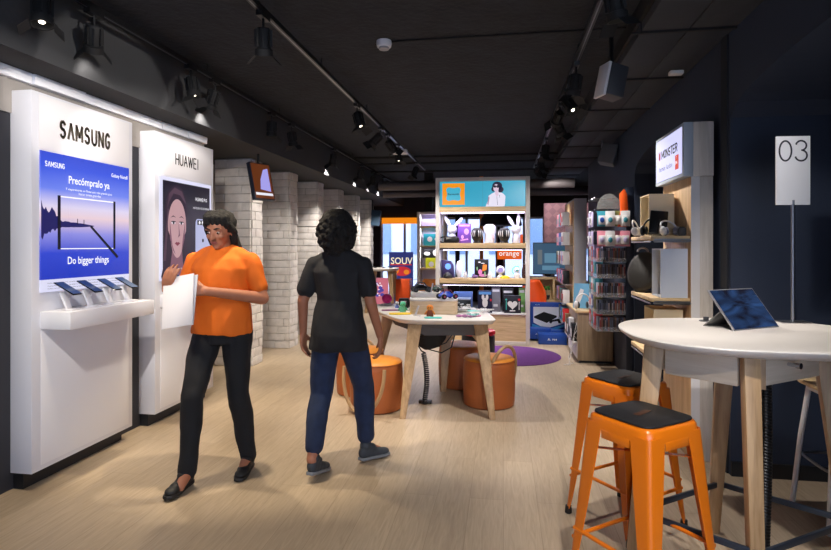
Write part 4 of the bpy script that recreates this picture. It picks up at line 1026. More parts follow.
def mag(px, w, h, m, lab, dy=.22, rz=0):
    t = thing('magazine', (sx(px, dy), Y0+dy, zC), lab, 'magazine', rz)
    MB().b2((-w/2, 0, 0), (w/2, .012, h)).build('cover', m, t); flat('printed_shape', WHITE2, t, [[(-w*.4, h*.8), (w*.4, h*.8), (w*.4, h*.9), (-w*.4, h*.9)], [(-w*.3, h*.2), (w*.2, h*.2), (w*.2, h*.3), (-w*.3, h*.3)]], -.001)
mag(496, .13, .37, mat('mag_grey', (120, 116, 124), .4), 'grey magazine upright behind the low shelf boxes')
mag(508, .16, .35, mat('mag_black', (28, 26, 30), .3), 'black magazine standing behind the heart box')
mag(522, .09, .36, mat('mag_green', (120, 170, 90), .4), 'green and white magazine behind the heart box by the frame')
# ================================================================ second shelf behind
YS = 10.4
a0 = at(417, 212, YS); a1 = at(446, 212, YS)
t2 = thing('side_shelf', ((a0.x+a1.x)/2, YS, 0), 'narrower pale shelving unit behind the main display, beside the black post', 'shelf unit')
h2 = (a1.x-a0.x)/2; mb = MB()
for s in (-1, 1): mb.b2((s*h2, 0, 0), (s*(h2-.06), .3, a0.z))
mb.b2((-h2+.06, 0, a0.z-.04), (h2-.06, .3, a0.z)); mb.build('frame', SHF, t2, bevel=.002)
MB().b2((-h2+.06, .28, .1), (h2-.06, .295, a0.z-.04)).build('back_panel', mat('lilac_back', (206, 200, 226), .5), t2)
lv = [at(430, q_, YS).z for q_ in (226, 245.5, 268, 300)]
for z in lv: MB().b2((-h2+.06, 0, z-.035), (h2-.06, .28, z)).build('shelf_board', W_OAKX, t2)
al('shelf_light', t2.location.x, YS+.04, a0.z-.05, 7, .4, .03, (.88, .85, 1), (R(-12), 0, 0))
al('shelf_light', t2.location.x, YS+.04, lv[0]-.04, 5, .4, .03, (.95, .92, 1), (R(-12), 0, 0))
al('shelf_light', t2.location.x, YS+.04, lv[1]-.04, 5, .4, .03, (.95, .92, 1), (R(-12), 0, 0))
def sbox(x, z, w, h, m, lab, shp=None):
    t = thing('product_box', (t2.location.x+x, YS+.06, z), lab, 'box'); MB().b2((-w/2, 0, 0), (w/2, .12, h)).build('carton', m, t)
    if shp: flat('printed_shape', shp[0], t, shp[1], -.001)
sbox(-.02, lv[0], .34, .13, mat('box_lilac', (190, 180, 226), .4), 'lilac box on the top board of the side shelf')
sbox(.02, lv[1], .36, .22, mat('box_teal', (30, 140, 160), .4), 'teal box with white shapes on the side shelf', (WHITE2, [ell(-.06, .12, .05, .05), ell(.07, .12, .04, .03)]))
sbox(.0, lv[2]+.19, .36, .17, BLACK, 'black box with white shapes, stacked on the yellow box of the side shelf', (WHITE2, [ell(-.09, .08, .06, .035), ell(.08, .09, .06, .06)]))
sbox(.03, lv[2], .30, .19, mat('box_lime', (205, 215, 40), .4), 'lime yellow box on the side shelf', (WHITE2, [ell(-.04, .07, .05, .05)]))
sbox(-.08, lv[3], .14, .2, MAGENTA, 'magenta box low on the side shelf')
# ================================================================ far area : table, stool, poster, chairs
c = at(383, 268, 11.9)
t = thing('far_demo_table', (c.x-.02, 11.9, 0), 'white topped table with dark oak leg near the street window', 'table')
slab_top('table_top', TOPW, t, .36, .35, 3, c.z-.06, c.z, 0, (0, 0))
for s, u in ((-1, -1), (1, -1), (1, 1), (-1, 1)): MB().taper((s*.22, u*.2, c.z-.06), (s*.30, u*.25, 0), (.12, .05), (.05, .05)).build('leg', W_OAK, t, bevel=.004)
for i, (dx, w) in enumerate(((-.05, .1), (.15, .13), (.3, .1))):
    o = MB().box((0, 0, .02), (w, .06, .015), (0, R(20), 0)).box((0, 0, .004), (.05, .05, .008)).build('gadget', DGREY, None); o.location = (t.location.x+dx-.1, 11.8, c.z); tag(o, ['smallest dark gadget at one end of the far table', 'widest dark gadget in the middle of the far table', 'dark gadget at the window end of the far table'][i], 'gadget', 'dark gadgets on the far table')
c = at(404, 279, 12.2)
t = thing('orange_stool', (c.x, 12.2, 0), 'orange box stool by the far street window', 'stool')
MB().b2((-.16, -.16, .02), (.16, .16, c.z)).build('body', mat('orange_red', (236, 84, 20), .5), t, bevel=.015); MB().b2((-.14, -.14, 0), (.14, .14, .02)).build('base', BLACK, t)
c0 = at(389, 280, 13.6); c1 = at(413, 252, 13.6)
t = thing('window_poster', ((c0.x+c1.x)/2, 13.6, 0), 'colourful poster board reading SOUV at the far window', 'poster')
w = (c1.x-c0.x); zt_ = c1.z; zb_ = .25
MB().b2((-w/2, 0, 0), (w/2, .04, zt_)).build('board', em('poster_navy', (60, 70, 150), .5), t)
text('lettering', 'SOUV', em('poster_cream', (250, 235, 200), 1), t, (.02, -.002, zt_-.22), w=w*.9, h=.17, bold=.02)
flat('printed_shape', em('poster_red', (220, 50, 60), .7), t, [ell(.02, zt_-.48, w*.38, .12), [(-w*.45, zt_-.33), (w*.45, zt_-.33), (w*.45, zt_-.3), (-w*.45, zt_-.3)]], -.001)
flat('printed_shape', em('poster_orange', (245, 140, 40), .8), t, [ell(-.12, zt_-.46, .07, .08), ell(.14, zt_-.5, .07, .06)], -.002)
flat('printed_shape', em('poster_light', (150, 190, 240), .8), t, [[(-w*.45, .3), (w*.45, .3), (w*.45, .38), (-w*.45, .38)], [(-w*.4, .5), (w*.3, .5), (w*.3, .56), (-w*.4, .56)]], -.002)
c0 = at(372, 300, 13.3); c1 = at(388, 278, 13.3)
t = thing('window_poster', ((c0.x+c1.x)/2, 13.3, 0), 'pink and lilac poster board standing low under the far table', 'poster')
w = (c1.x-c0.x)
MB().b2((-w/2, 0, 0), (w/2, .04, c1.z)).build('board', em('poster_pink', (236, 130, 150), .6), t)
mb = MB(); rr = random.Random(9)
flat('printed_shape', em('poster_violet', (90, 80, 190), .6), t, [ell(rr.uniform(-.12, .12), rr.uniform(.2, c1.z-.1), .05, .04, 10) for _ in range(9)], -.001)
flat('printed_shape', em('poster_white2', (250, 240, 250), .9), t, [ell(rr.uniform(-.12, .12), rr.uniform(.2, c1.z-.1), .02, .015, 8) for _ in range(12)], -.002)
def chair(px, py, Y, rz, lab, m, w=.42):
    c = at(px, py, Y)
    t = thing('shell_chair', (c.x, Y, 0), lab, 'chair', rz); s = w/.42
    mb = MB()
    vs = []; n = 13; k = 8
    for i in range(k+1):
        f = i/k; z = .44+.44*f; ww = .21*s*(1-.55*max(0, f-.45)**1.3/.45)
        for j in range(n):
            u = -1+2*j/(n-1); vs.append((u*ww, .16-.10*u*u+.05*f, z+0))
    fs = [(i*n+j, i*n+j+1, (i+1)*n+j+1, (i+1)*n+j) for i in range(k) for j in range(n-1)]
    mb.add(vs, fs); bk_ = mb.build('backrest', m, t, fix=False); md = bk_.modifiers.new('t', 'SOLIDIFY'); md.thickness = .015
    MB().loft([(0, 0, .42, .17*s, .17), (0, 0, .44, .21*s, .2), (0, 0, .46, .20*s, .19)], e=3).build('seat', m, t)
    for sx_, sy_ in ((-1, -1), (1, -1), (1, 1), (-1, 1)): MB().cyl((sx_*.13, sy_*.13, .42), (sx_*.2, sy_*.2, 0), .012, .009, 10).build('leg', W_OAK, t)
    return t
chair(533.5, 290, 9.45, 0, 'orange shell chair beside the frame of the shelving display', ORANGE2)
chair(430, 290, 9.3, 0, 'ochre rounded chair back just left behind the shelving display', mat('ochre', (190, 116, 40), .5), .5)
# counter, television, plant on the right of the display
YC = 10.0
c0 = at(531, 277, YC); c1 = at(566, 277, YC)
ct = thing('media_counter', ((c0.x+c1.x)/2+.1, YC, 0), 'pale open counter carrying the large television', 'counter')
hw2 = (c1.x-c0.x)/2+.12; zt2 = c0.z+.0; zmid = at(550, 300, YC).z
mb = MB().b2((-hw2, 0, zt2-.04), (hw2, .4, zt2)); mb.b2((-hw2, 0, zmid-.04), (hw2, .4, zmid)); mb.b2((-hw2, 0, .05), (-hw2+.03, .4, zt2)); mb.b2((hw2-.03, 0, .05), (hw2, .4, zt2)); mb.b2((-.02, 0, zmid), (.01, .4, zt2)); mb.b2((-hw2, .38, .05), (hw2, .4, zt2)); mb.b2((-hw2, 0, 0), (hw2, .4, .05)); mb.build('carcass', W_OAKX, ct, bevel=.003)
t = thing('television', (ct.location.x, YC+.12, zt2), 'large television showing a blue menu, on the pale counter', 'television')
c1 = at(550, 242.5, YC+.12); TH = c1.z-zt2
MB().b2((-.36, -.02, .04), (.40, .02, TH)).build('casing', BLACK, t, bevel=.003)
s = MB().b2((-.345, -.0215, .055), (.385, -.0205, TH-.015)).build('display', em('tv_blue', (66, 104, 136), .55), t)
flat('menu_tile', em('tile_grey', (120, 130, 136), .6), s, [[(-.28, .22), (-.20, .22), (-.20, .48), (-.28, .48)]], -.023)
flat('menu_tile', em('tile_blue', (110, 160, 190), .6), s, [[(-.16, .25), (.04, .25), (.04, .42), (-.16, .42)], [(-.2, .12), (.1, .12), (.1, .2), (-.2, .2)]], -.023)
flat('menu_tile', em('tile_green', (60, 140, 90), .6), s, [ell(.16, .38, .05, .1, 12), ell(.2, .3, .04, .06, 12)], -.023)
MB().loft([(0, 0, 0, .12, .08), (0, 0, .01, .12, .08), (0, 0, .02, .02, .02), (0, 0, .06, .02, .02)]).build('stand', DGREY, t)
pc = at(546.5, 301, YC+.1)
t = thing('potted_plant', (pc.x, YC+.1, zmid), 'tiny green plant in a dark pot on the lower board of the counter', 'plant')
MB().lathe([(.05, 0), (.06, .07), (.055, .075)], n=20).build('pot', DGREY, t)
MB().cyl((0, 0, .07), (0, 0, .16), .006, n=6).build('stem', W_OAK, t)
mb = MB(); rr = random.Random(2)
for i in range(26): a, b_ = rr.uniform(0, 6.28), rr.uniform(-.4, 1); mb.ball((.045*math.cos(a), .045*math.sin(a), .19+.04*b_), (.022, .018, .008), 8, (rr.uniform(-1, 1), rr.uniform(-1, 1), a))
mb.build('foliage', GREEN, t)
t = thing('glass_bell', (pc.x+.24, YC+.1, zmid), 'small clear globe ornament in the counter compartment', 'ornament')
MB().ball((0, 0, .09), .06, 20).build('globe', CLEAR, t); MB().lathe([(.05, 0), (.05, .02), (.03, .035)], n=20).build('base', BLACK, t)
# console boxes on the floor
YP = 8.9
def cbox(x0, y0, x1, y1, Y, lab, pic=False, dep=.1):
    a = at(x0, y1, Y); b_ = at(x1, y0, Y)
    w = b_.x-a.x; h = b_.z-a.z; t = thing('console_box', ((a.x+b_.x)/2, Y, max(0, a.z)), lab, 'box')
    MB().b2((-w/2, 0, 0), (w/2, dep, h)).build('carton', BLUE, t, bevel=.003)
    return t, w, h
PSW = mat('box_print_white', (232, 236, 244), .4)
def mark(t, x, z, s):
    # console emblem: P over S, then PS4
    mb = [stroke([(x-s*.5, z-s*.5), (x-s*.5, z+s*.6), (x+s*.1, z+s*.3), (x-s*.3, z+s*.05)], s*.22), stroke([(x-s*1.1, z-s*.35), (x-.3*s, z-.1*s), (x+.9*s, z-.35*s), (x+.1*s, z-.5*s)], s*.18)]
    flat('console_emblem', PSW, t, mb[0]+mb[1], -.0015)
    text('lettering', 'PS4', PSW, t, (x+s*3.2, -.0018, z), w=s*2.6, h=s*1.0, bold=.02)
t, w, h = cbox(530.5, 303, 566, 333, YP, 'large blue games console box with a black console pictured', dep=.12)
flat('white_field', PSW, t, [[(-w*.42, h*.35), (-w*.2, h*.22), (w*.05, h*.2), (w*.40, h*.32), (w*.42, h*.86), (-w*.42, h*.86)]], -.001)
flat('pictured_console', BLACKM, t, [[(-w*.40, h*.55), (-w*.12, h*.70), (w*.24, h*.58), (-w*.04, h*.40)], [(-w*.40, h*.55), (-w*.40, h*.50), (-w*.04, h*.34), (-w*.04, h*.40)], [(-w*.04, h*.34), (w*.24, h*.53), (w*.24, h*.58), (-w*.04, h*.40)], [(w*.04, h*.42), (w*.32, h*.5), (w*.36, h*.36), (w*.30, h*.33), (w*.26, h*.41), (w*.12, h*.38), (w*.08, h*.32), (w*.03, h*.36)]], -.0018)
flat('wave', mat('box_print_cyan', (60, 160, 220), .4), t, [[(-w*.45, h*.20), (-w*.15, h*.18), (w*.2, h*.12), (w*.45, h*.24), (w*.45, h*.30), (w*.1, h*.17), (-w*.2, h*.22), (-w*.45, h*.30)]], -.0022)
mark(t, -w*.34, h*.93, .012)
t, w, h = cbox(528.5, 329, 551, 339, YP-.28, 'small blue console box lying in front of the large console box', dep=.22); mark(t, -w*.12, h*.5, .022)
t, w, h = cbox(538.5, 336, 567, 345.5, YP-.55, 'long blue console box lowest and nearest of the blue boxes on the floor', dep=.24); mark(t, -w*.12, h*.5, .024)
t, w, h = cbox(551.5, 331, 567, 338, YP-.26, 'short blue box stacked behind the lowest console box', dep=.2)
a = at(527, 335, YP+.15); b_ = at(534, 305, YP+.15)
t = thing('accessory_box', (b_.x-.03, YP+.15, 0), 'tall narrow green box beside the large console box', 'box'); MB().b2((-.06, 0, 0), (.05, .1, b_.z)).build('carton', mat('box_green', (30, 130, 110), .4), t, bevel=.002)
# white orange shop sign in the window behind the display
c = at(509.5, 254, 12.6)
t = thing('hanging_sign', c, 'orange square shop sign with white lowercase word, behind the display', 'sign')
MB().b2((-.27, 0, -.12), (.27, .03, .16)).build('board', em('sign_orange', (245, 100, 20), .8), t)
text('lettering', 'orange', PW, t, (-.01, -.002, -.02), w=.44, h=.12, bold=.008, spacing=1.1)
text('trade_mark', 'TM', PW, t, (.235, -.002, .04), w=.04, h=.02)
mb = MB()
for s in (-.2, .2): mb.cyl((s, .015, .16), (s, .015, CEIL-c.z-.001), .003, n=6)
mb.build('wire', STEEL, t)
# dark column and curve seen through the display
for i, (px, Y, w, m, lab) in enumerate(((457.5, 12.9, .1, BLACKM, 'dark upright post seen through the middle bay of the display'), (481.5, 12.2, .08, mat('lit_orange_post', (230, 130, 40), .5), 'orange upright post seen through the display'))):
    c = at(px, 246, Y); o = MB().b2((-w/2, -.05, 0), (w/2, .05, CEIL-.001)).build('post', m); o.location = (c.x, Y, 0); tag(o, lab, 'post')
c = at(501, 221, 11.6)
t = thing('pendant_shade', (c.x, 11.6, c.z-.1), 'wide dark pendant lampshade seen through the top bay of the display', 'lamp')
MB().lathe([(.42, .0), (.43, .02), (.40, .16), (.28, .32), (.06, .40)], n=40).build('lamp_shade', BLACKM, t); MB().cyl((0, 0, .4), (0, 0, CEIL-c.z+.099), .006, n=8).build('cord', BLACK, t)
# rug
o = MB().lathe([(.66, 0.0), (.665, .004), (.655, .010), (.0, .011)], n=72, cap=False).build('round_rug', mat('rug_purple', (96, 44, 118), .95, bump=.6, bscale=160, vary=.12, vscale=30)); o.location = (.08, 7.45, .001)
tag(o, 'round purple rug on the floor in front of the shelving display', 'rug')
# ================================================================ low cabinet, gondola and rack at the right
cb = thing('low_cabinet', (.915, 7.1, 0), 'low pale wooden cabinet with headphones on top, by the white partition', 'cabinet')
MB().b2((0, 0, .03), (.42, .95, .62)).build('body', W_PALEZ if False else wood('taupe_wood', (150, 130, 106), (182, 160, 132), 'Z'), cb, bevel=.003)
MB().b2((-.03, -.015, .62), (.43, .97, .645)).build('worktop', W_OAKX, cb, bevel=.003)
MB().b2((.02, .02, 0), (.40, .93, .03)).build('plinth', SKIRT, cb)
MB().b2((-.012, .03, .05), (-.001, .92, .24)).build('drawer', WHITE2, cb, bevel=.002)
for i in range(4):
    t = thing('boxed_gadget', (.905, 7.2+i*.22, .25), 'x', 'box'); t['label'] = ['nearest', 'second', 'third', 'farthest'][i]+' small dark and white pack on the side of the low cabinet'; t['group'] = 'packs on the side of the low cabinet'
    MB().b2((-.05, 0, 0), (.008, .15, .22+.04*(i % 2))).build('carton', [BLACK, WHITE2, DGREY, mat('box_brown', (120, 90, 60), .5)][i], t, bevel=.002); MB().b2((-.0515, .02, .05), (-.0501, .13, .15)).build('printed_shape', [WHITE2, BLACK, WHITE2, WHITE2][i], t)
MB().b2((-.06, .03, .235), (-.001, .95, .25)).build('ledge', WHITE2, cb)
def headphones(loc, rz, m, m2, lab, s=1.0, group=None, tiltx=0):
    t = thing('headphones', loc, lab, 'headphones', rz, group); t.rotation_euler = (tiltx, 0, rz); t.scale = (s, s, s)
    MB().tube([(.075*math.cos(a), 0, .09+.085*math.sin(a)) for a in [PI*i/20 for i in range(21)]], [.008]*21, 10).build('headband', m, t)
    for q_ in (-1, 1):
        e = MB().ball((q_*.075, 0, .055), (.022, .038, .046), 18).build('ear_cup', m, t)
        MB().lathe([(.02, 0), (.034, .006), (.036, .014), (.028, .018)], n=20).build('ear_pad', m2, e).matrix_local = Matrix.Translation((q_*.058, 0, .055))@Matrix.Rotation(-q_*PI/2, 4, 'Y')
    MB().tube([(-.075, 0, .012), (-.06, -.03, .004), (0, -.05, .003), (.06, -.03, .003), (.1, -.05, .003)], .002, 6).build('cable', m, t)
    return t
zt3 = .646
t = thing('tablet_poster', (1.0, 7.42, zt3), 'blue printed card leaning on the low cabinet', 'card', R(-20))
mb = MB().box((0, 0, .16), (.2, .006, .32), (R(-12), 0, 0)); mb.build('card', mat('sky_card', (110, 170, 210), .4), t)
MB().box((-.02, -.006, .15), (.06, .003, .2), (R(-12), R(20), 0)).build('printed_shape', WHITE2, t)
headphones((.99, 7.22, zt3), R(10), WHITE, BLACK, 'white over-ear headphones standing in front of the blue card', 1.15)
headphones((1.15, 7.25, zt3), R(-25), BLACK, DGREY, 'black over-ear headphones on the low cabinet', 1.1)
t = thing('joystick', (1.12, 7.5, zt3), 'upright black joystick beside the blue card on the low cabinet', 'joystick')
MB().lathe([(.07, 0), (.06, .03), (.02, .05)], n=20).build('base', BLACK, t); MB().tube([(0, 0, .04), (0, 0, .18), (.01, 0, .26)], [.016, .02, .014], 10).build('stick', BLACK, t)
t = thing('game_controller', (1.25, 7.2, zt3), 'small black controller at the wall end of the low cabinet', 'controller')
MB().ball((0, 0, .03), (.06, .04, .025), 16).ball((-.05, -.03, .03), (.025, .04, .025), 12).ball((.05, -.03, .03), (.025, .04, .025), 12).build('shell', BLACK, t)
t = thing('cable_tangle', (.80, 7.0, 0), 'thin white cables trailing on the floor beside the low cabinet', 'cable')
for i in range(3):
    rr = random.Random(i); pts = [(.1, .1, .5-.1*i)]
    for k in range(6): pts.append((.06-.03*k*rr.random(), .05-.05*k*rr.random(), max(.006, .35-.09*k)))
    MB().tube(pts, .003, 6).build('wire', WHITE2, t)
# gondola
gd = thing('partition_shelf', (1.0, 8.15, 0), 'tall light grey partition with packaged goods on its side', 'shelf unit')
MB().b2((0, 0, 0), (.17, 1.15, 2.13)).build('panel', mat('gondola_grey', (176, 176, 184), .5), gd, bevel=.006)
MB().b2((-.012, .05, .05), (0, 1.1, 2.1)).build('back_board', W_OAKX, gd)
gz = (.35, .62, .9, 1.18, 1.46, 1.75)
for z in gz: MB().b2((-.16, .06, z-.012), (-.012, 1.1, z)).build('tray', CLEAR, gd)
PKS = [mat('pack_blue', (30, 80, 170), .4), BLACK, WHITE2, mat('pack_pink', (230, 150, 170), .5), mat('pack_red', (200, 40, 40), .4), mat('pack_teal2', (60, 150, 170), .4), mat('pack_lilac', (190, 180, 220), .4), mat('pack_olive', (120, 120, 70), .4)]
ORDW = 'first second third fourth fifth sixth seventh eighth ninth tenth eleventh twelfth thirteenth fourteenth fifteenth sixteenth seventeenth'.split()
rr = random.Random(5); word = ['lowest', 'second', 'third', 'fourth', 'fifth', 'top']; cn = ['blue', 'black', 'white', 'pink', 'red', 'teal', 'lilac', 'olive']
pos = ['nearest the camera end', 'beside the nearest pack', 'before the middle', 'at the middle', 'toward the far end', 'at the far end']
protos = {}
def pack(k, shape='box'):
    key = (k, shape)
    if key in protos: return copy_tree(protos[key])
    t = thing('packaged_accessory', (0, 0, 0), 'x', 'package')
    if shape == 'box':
        MB().b2((-.045, 0, 0), (.045, .12, .19)).build('carton', PKS[k], t, bevel=.002); MB().b2((-.0462, .02, .05), (-.0451, .1, .13)).build('printed_shape', PKS[(k+2) % 8], t)
    else:
        MB().b2((-.05, -.006, -.17), (.05, .006, 0)).build('card', PKS[k], t, bevel=.002)
        MB().b2((-.038, -.02, -.15), (.038, -.006, -.05)).build('blister', WHITE2, t, bevel=.006)
        MB().ball((0, -.022, -.1), (.024, .006, .03), 12).build('printed_shape', PKS[(k+3) % 8], t)
    protos[key] = t; return t
for iz, z in enumerate(gz):
    for j in range(6):
        k = rr.randrange(8); t = pack(k); t.location = (.90, 8.24+j*.175, z+.001); t['label'] = '%s pack %s on the %s tray of the grey partition' % (cn[k], pos[j], word[iz]); t['group'] = 'packs on the grey partition'
# accessories rack
rk = thing('accessories_rack', (1.03, 6.4, 0), 'tall clear tiered rack full of cases and packages before the navy wall', 'rack')
MB().b2((.31, 0, 0), (.385, .66, 2.1)).build('back_panel', mat('navy_board', (36, 46, 66), .5), rk, bevel=.002)
tz = [.50, .69, .88, 1.09, 1.27, ]
for z in tz:
    mb = MB().b2((-.0, 0, z), (.305, .62, z+.006)); mb.b2((0, -.002, z), (.305, 0, z+.05)); mb.b2((-.003, 0, z), (0, .62, z+.05)); mb.build('tier', CLEAR, rk)
mb = MB()
for z in (1.62, 1.84, 1.98):
    for y in (.05, .25, .45): mb.cyl((.31, y, z), (-.02, y, z), .003, n=6); mb.ball((-.02, y, z+.008), .008, 8)
    for x in (.06, .17, .27): mb.cyl((x, .1, z), (x, -.04, z), .003, n=6)
    mb.cyl((.0, .1, z), (.31, .1, z), .003, n=6)
mb.build('hooks', STEEL, rk)
CS = [mat('case_%d' % i, c_, .35) for i, c_ in enumerate(((40, 44, 70), (150, 120, 100), (90, 96, 110), (190, 180, 190), (70, 50, 50), (110, 120, 150), (170, 60, 60), (30, 30, 34)))]
CSN = ['navy', 'tan', 'grey', 'pale', 'brown', 'slate', 'red', 'black']
cprot = {}
def case(k, w, h):
    key = (k,)
    if key in cprot: return copy_tree(cprot[key])
    t = thing('game_case', (0, 0, 0), 'x', 'case')
    MB().b2((0, 0, 0), (.014, .135, .15)).build('cover', CS[k], t, bevel=.001); MB().b2((.002, -.0008, .02), (.012, -.0001, .12)).build('spine_label', CS[(k+3) % 8], t)
    cprot[key] = t; return t
tw = ['lowest', 'second', 'third', 'fourth', 'topmost']
for iz, z in enumerate(tz):
    x = .01; j = 0
    while x < .29:
        k = rr.randrange(8); t = case(k, 0, 0); t.location = (1.03+x, 6.405, z+.007); t['group'] = 'game cases on the %s tier of the rack' % tw[iz]
        t['label'] = '%s upright game case, %s from the aisle on the %s clear tier' % (CSN[k], ORDW[j], tw[iz]); x += .0185; j += 1
    for j in range(3):
        k = rr.randrange(8); t = pack(k); t.location = (1.08, 6.60+j*.14, z+.007); t['label'] = '%s pack %s of the %s clear tier, facing the aisle' % (cn[k], ['near', 'in the middle', 'at the back'][j], tw[iz]); t['group'] = 'packs on the clear tiers'
rows = ((1.84, 'upper'), (1.62, 'lower'))
for z, nm in rows:
    for j, x in enumerate((.055, .14, .225, .30)):
        k = [5, 2, 7, 2][j] if nm == 'upper' else [3, 2, 3, 3][j]; t = pack(k, 'card'); t.location = (1.03+x-.01, 6.36-.012*(j % 2), z-.004); t['label'] = '%s hanging pack, %s hook from the aisle in the %s row of the rack' % (cn[k], ['first', 'second', 'third', 'fourth'][j], nm); t['group'] = 'hanging packs on the rack'
    for j in range(2):
        t = pack(6, 'card'); t.rotation_euler = (0, 0, R(-90)); t.location = (1.0, 6.55+.2*j, z-.004); t['label'] = 'lilac hanging pack facing the aisle, %s one of the %s row' % (['near', 'far'][j], nm); t['group'] = 'hanging packs on the rack'
o = MB().plate([(-.05, 0), (.05, 0), (.06, .2), (.05, .36), (.02, .42), (-.03, .36), (-.02, .2)], -.01, .02).build('orange_tag', ORANGE2, bevel=.004); o.location = (1.29, 6.36, 1.66); tag(o, 'bright orange cut-out hanging at the top of the accessories rack', 'sign')
t = thing('display_dome', (1.16, 6.42, 1.86), 'clear rounded display cover at the top of the accessories rack', 'cover')
MB().plate(ell(0, .0, .13, .17, 24, 0, 180), -.002, .002).build('cover', mat('smoky_clear', (150, 150, 150), .1, alpha=.4), t)
# ---------------------------------------------------------------- headphone stand (tower)
TX = 1.20; TY = 3.98
tw_ = thing('headphone_tower', (TX, TY, 0), 'tall pale wooden display tower with a lit brand sign on top', 'display stand')
W_GR = wood('grey_ash', (186, 178, 168), (212, 204, 196), 'Z'); W_WARM = wood('warm_panel', (180, 144, 104), (212, 180, 140), 'Z')
MB().b2((.10, .0, 0), (XR-TX-.03, .66, 1.918)).build('body', W_GR, tw_, bevel=.003)
MB().b2((.052, .0, .0), (.0995, .66, 1.918)).build('front_panel', W_WARM, tw_, bevel=.001)
MB().b2((.05, -.003, .0), (.105, -.0001, 1.918)).build('edge_trim', WHITE2, tw_)
bx = MB().b2((.062, -.012, 1.92), (XR-TX-.03, .672, 2.285)).build('sign_box', W_GR, tw_, bevel=.002)
MB().b2((0, -.012, 1.92), (.0615, .672, 2.285)).build('sign_frame', mat('pale_blue_grey', (170, 182, 196), .4), tw_, bevel=.002)
lb = MB().b2((-.004, .02, 1.945), (-.0005, .64, 2.26)).build('light_panel', mat('light_lilac', (225, 225, 255), .4, emit=1.0, ecol=(215, 215, 255)), tw_)
sgn = lambda s_, y, z, w, h, m, b=.01: text('lettering', s_, m, lb, (-.006, y, z), w=w, h=h, bold=b, rz=R(-90))
IB = em('sign_black', (16, 14, 30), .02); IR = em('sign_red', (225, 60, 30), .8); IM = em('sign_magenta', (190, 20, 70), .6)
caps('MONSTER', IB, lb, 0, 0, .38, .055, 0, pen=.27, gap=.3, rz=R(-90), loc=(-.006, .30, 2.14))
mb = MB()
for k in range(3): mb.b2((-.0062, .515+.014*k+.012, 2.105+(.008 if k != 1 else 0)), (-.005, .515+.014*k+.024, 2.172-(.012 if k == 1 else 0)))
mb.b2((-.0062, .527, 2.12), (-.005, .567, 2.14)); mb.build('brand_mark', IM, lb)
sgn('harman', .47, 2.035, .15, .035, IB, .0); sgn('kardon', .29, 2.035, .14, .035, IB, .0)
MB().b2((-.0062, .08, 1.985), (-.005, .155, 2.085)).build('red_badge', IR, lb)
text('lettering', 'JBL', PW, lb, (-.0075, .1175, 2.03), w=.058, h=.026, bold=.02, rz=R(-90)); text('lettering', '!', PW, lb, (-.0075, .1175, 2.068), h=.022, bold=.02, rz=R(-90))
mb = MB()
for z in (1.52, 1.095, .70):
    bd = MB().b2((-.20, .02, z-.028), (.0515, .62, z)).build('shelf', W_OAKX, tw_, bevel=.003)
    mb2 = MB().b2((-.18, .012, z-.045), (.05, .02, z-.02)); mb2.cyl((-.19, .0, z-.034), (.05, .0, z-.034), .006, n=10); mb2.cyl((-.2, .6, z-.04), (-.2, .04, z-.04), .006, n=10); mb2.build('support_rail', STEEL, bd)
CREAM = mat('cream_box', (226, 210, 178), .55); PBLUE = mat('white_cube', (206, 214, 228), .5)
def cube(x, y, z, w, d, h, mo, mi, lab):
    """open display cube, its mouth towards the aisle"""
    t = thing('display_cube', (x, y, z), lab, 'display box'); k = .008
    mb = MB().b2((0, 0, 0), (w, k, h)); mb.b2((0, d-k, 0), (w, d, h)); mb.b2((w-k, k, 0), (w, d-k, h)); mb.b2((0, k, h-k), (w-k, d-k, h)); mb.b2((0, k, 0), (w-k, d-k, k)); mb.build('shell', mo, t)
    MB().b2((k, k+.0005, k+.0005), (w-k-.0005, k+.002, h-k-.0005)).build('lining', mi, t)
    MB().b2((w-k-.004, k+.003, k+.003), (w-k-.001, d-k-.003, h-k-.003)).build('lining', mi, t)
cube(1.055, 4.28, 1.521, .175, .26, .31, CREAM, CREAM, 'cream open display cube on the upper tower shelf behind the headphones')
cube(1.064, 4.01, 1.096, .175, .22, .335, PBLUE, CREAM, 'white open display cube on the middle tower shelf beside the dark disc speaker')
cube(1.03, 4.05, .701, .19, .26, .31, CREAM, CREAM, 'cream open display cube low on the tower, just above the table top')
headphones((1.165, 4.08, 1.521), R(20), WHITE, mat('hp_grey', (150, 150, 170), .4), 'white over-ear headphones on the upper tower shelf near the wall end', .78, tiltx=R(-38))
headphones((1.04, 4.16, 1.521), R(-30), BLACK, BLACKM, 'black over-ear headphones in the middle of the upper tower shelf', .85, tiltx=R(-30))
headphones((1.02, 4.42, 1.521), R(60), WHITE, WHITE2, 'smaller white headphones at the aisle end of the upper tower shelf', .75, tiltx=R(-20))
t = thing('speaker_tablet', (1.10, 4.2, 1.521), 'black slanted speaker panel standing among the headphones', 'speaker', R(-10))
MB().box((0, 0, .095), (.12, .02, .18), (R(-16), R(6), 0)).build('panel', BLACK, t, bevel=.006); MB().box((0, .045, .06), (.06, .01, .13), (R(28), 0, 0)).build('prop', DGREY, t)
t = thing('small_speaker', (1.215, 4.05, 1.521), 'tiny dark speaker at the wall end of the upper tower shelf', 'speaker')
MB().lathe([(.02, 0), (.025, .01), (.025, .05), (.015, .06)], n=20).build('shell', DGREY, t)
t = thing('disc_speaker', (1.06, 4.47, 1.095), 'large dark round disc speaker leaning on the middle tower shelf', 'speaker', R(-58))
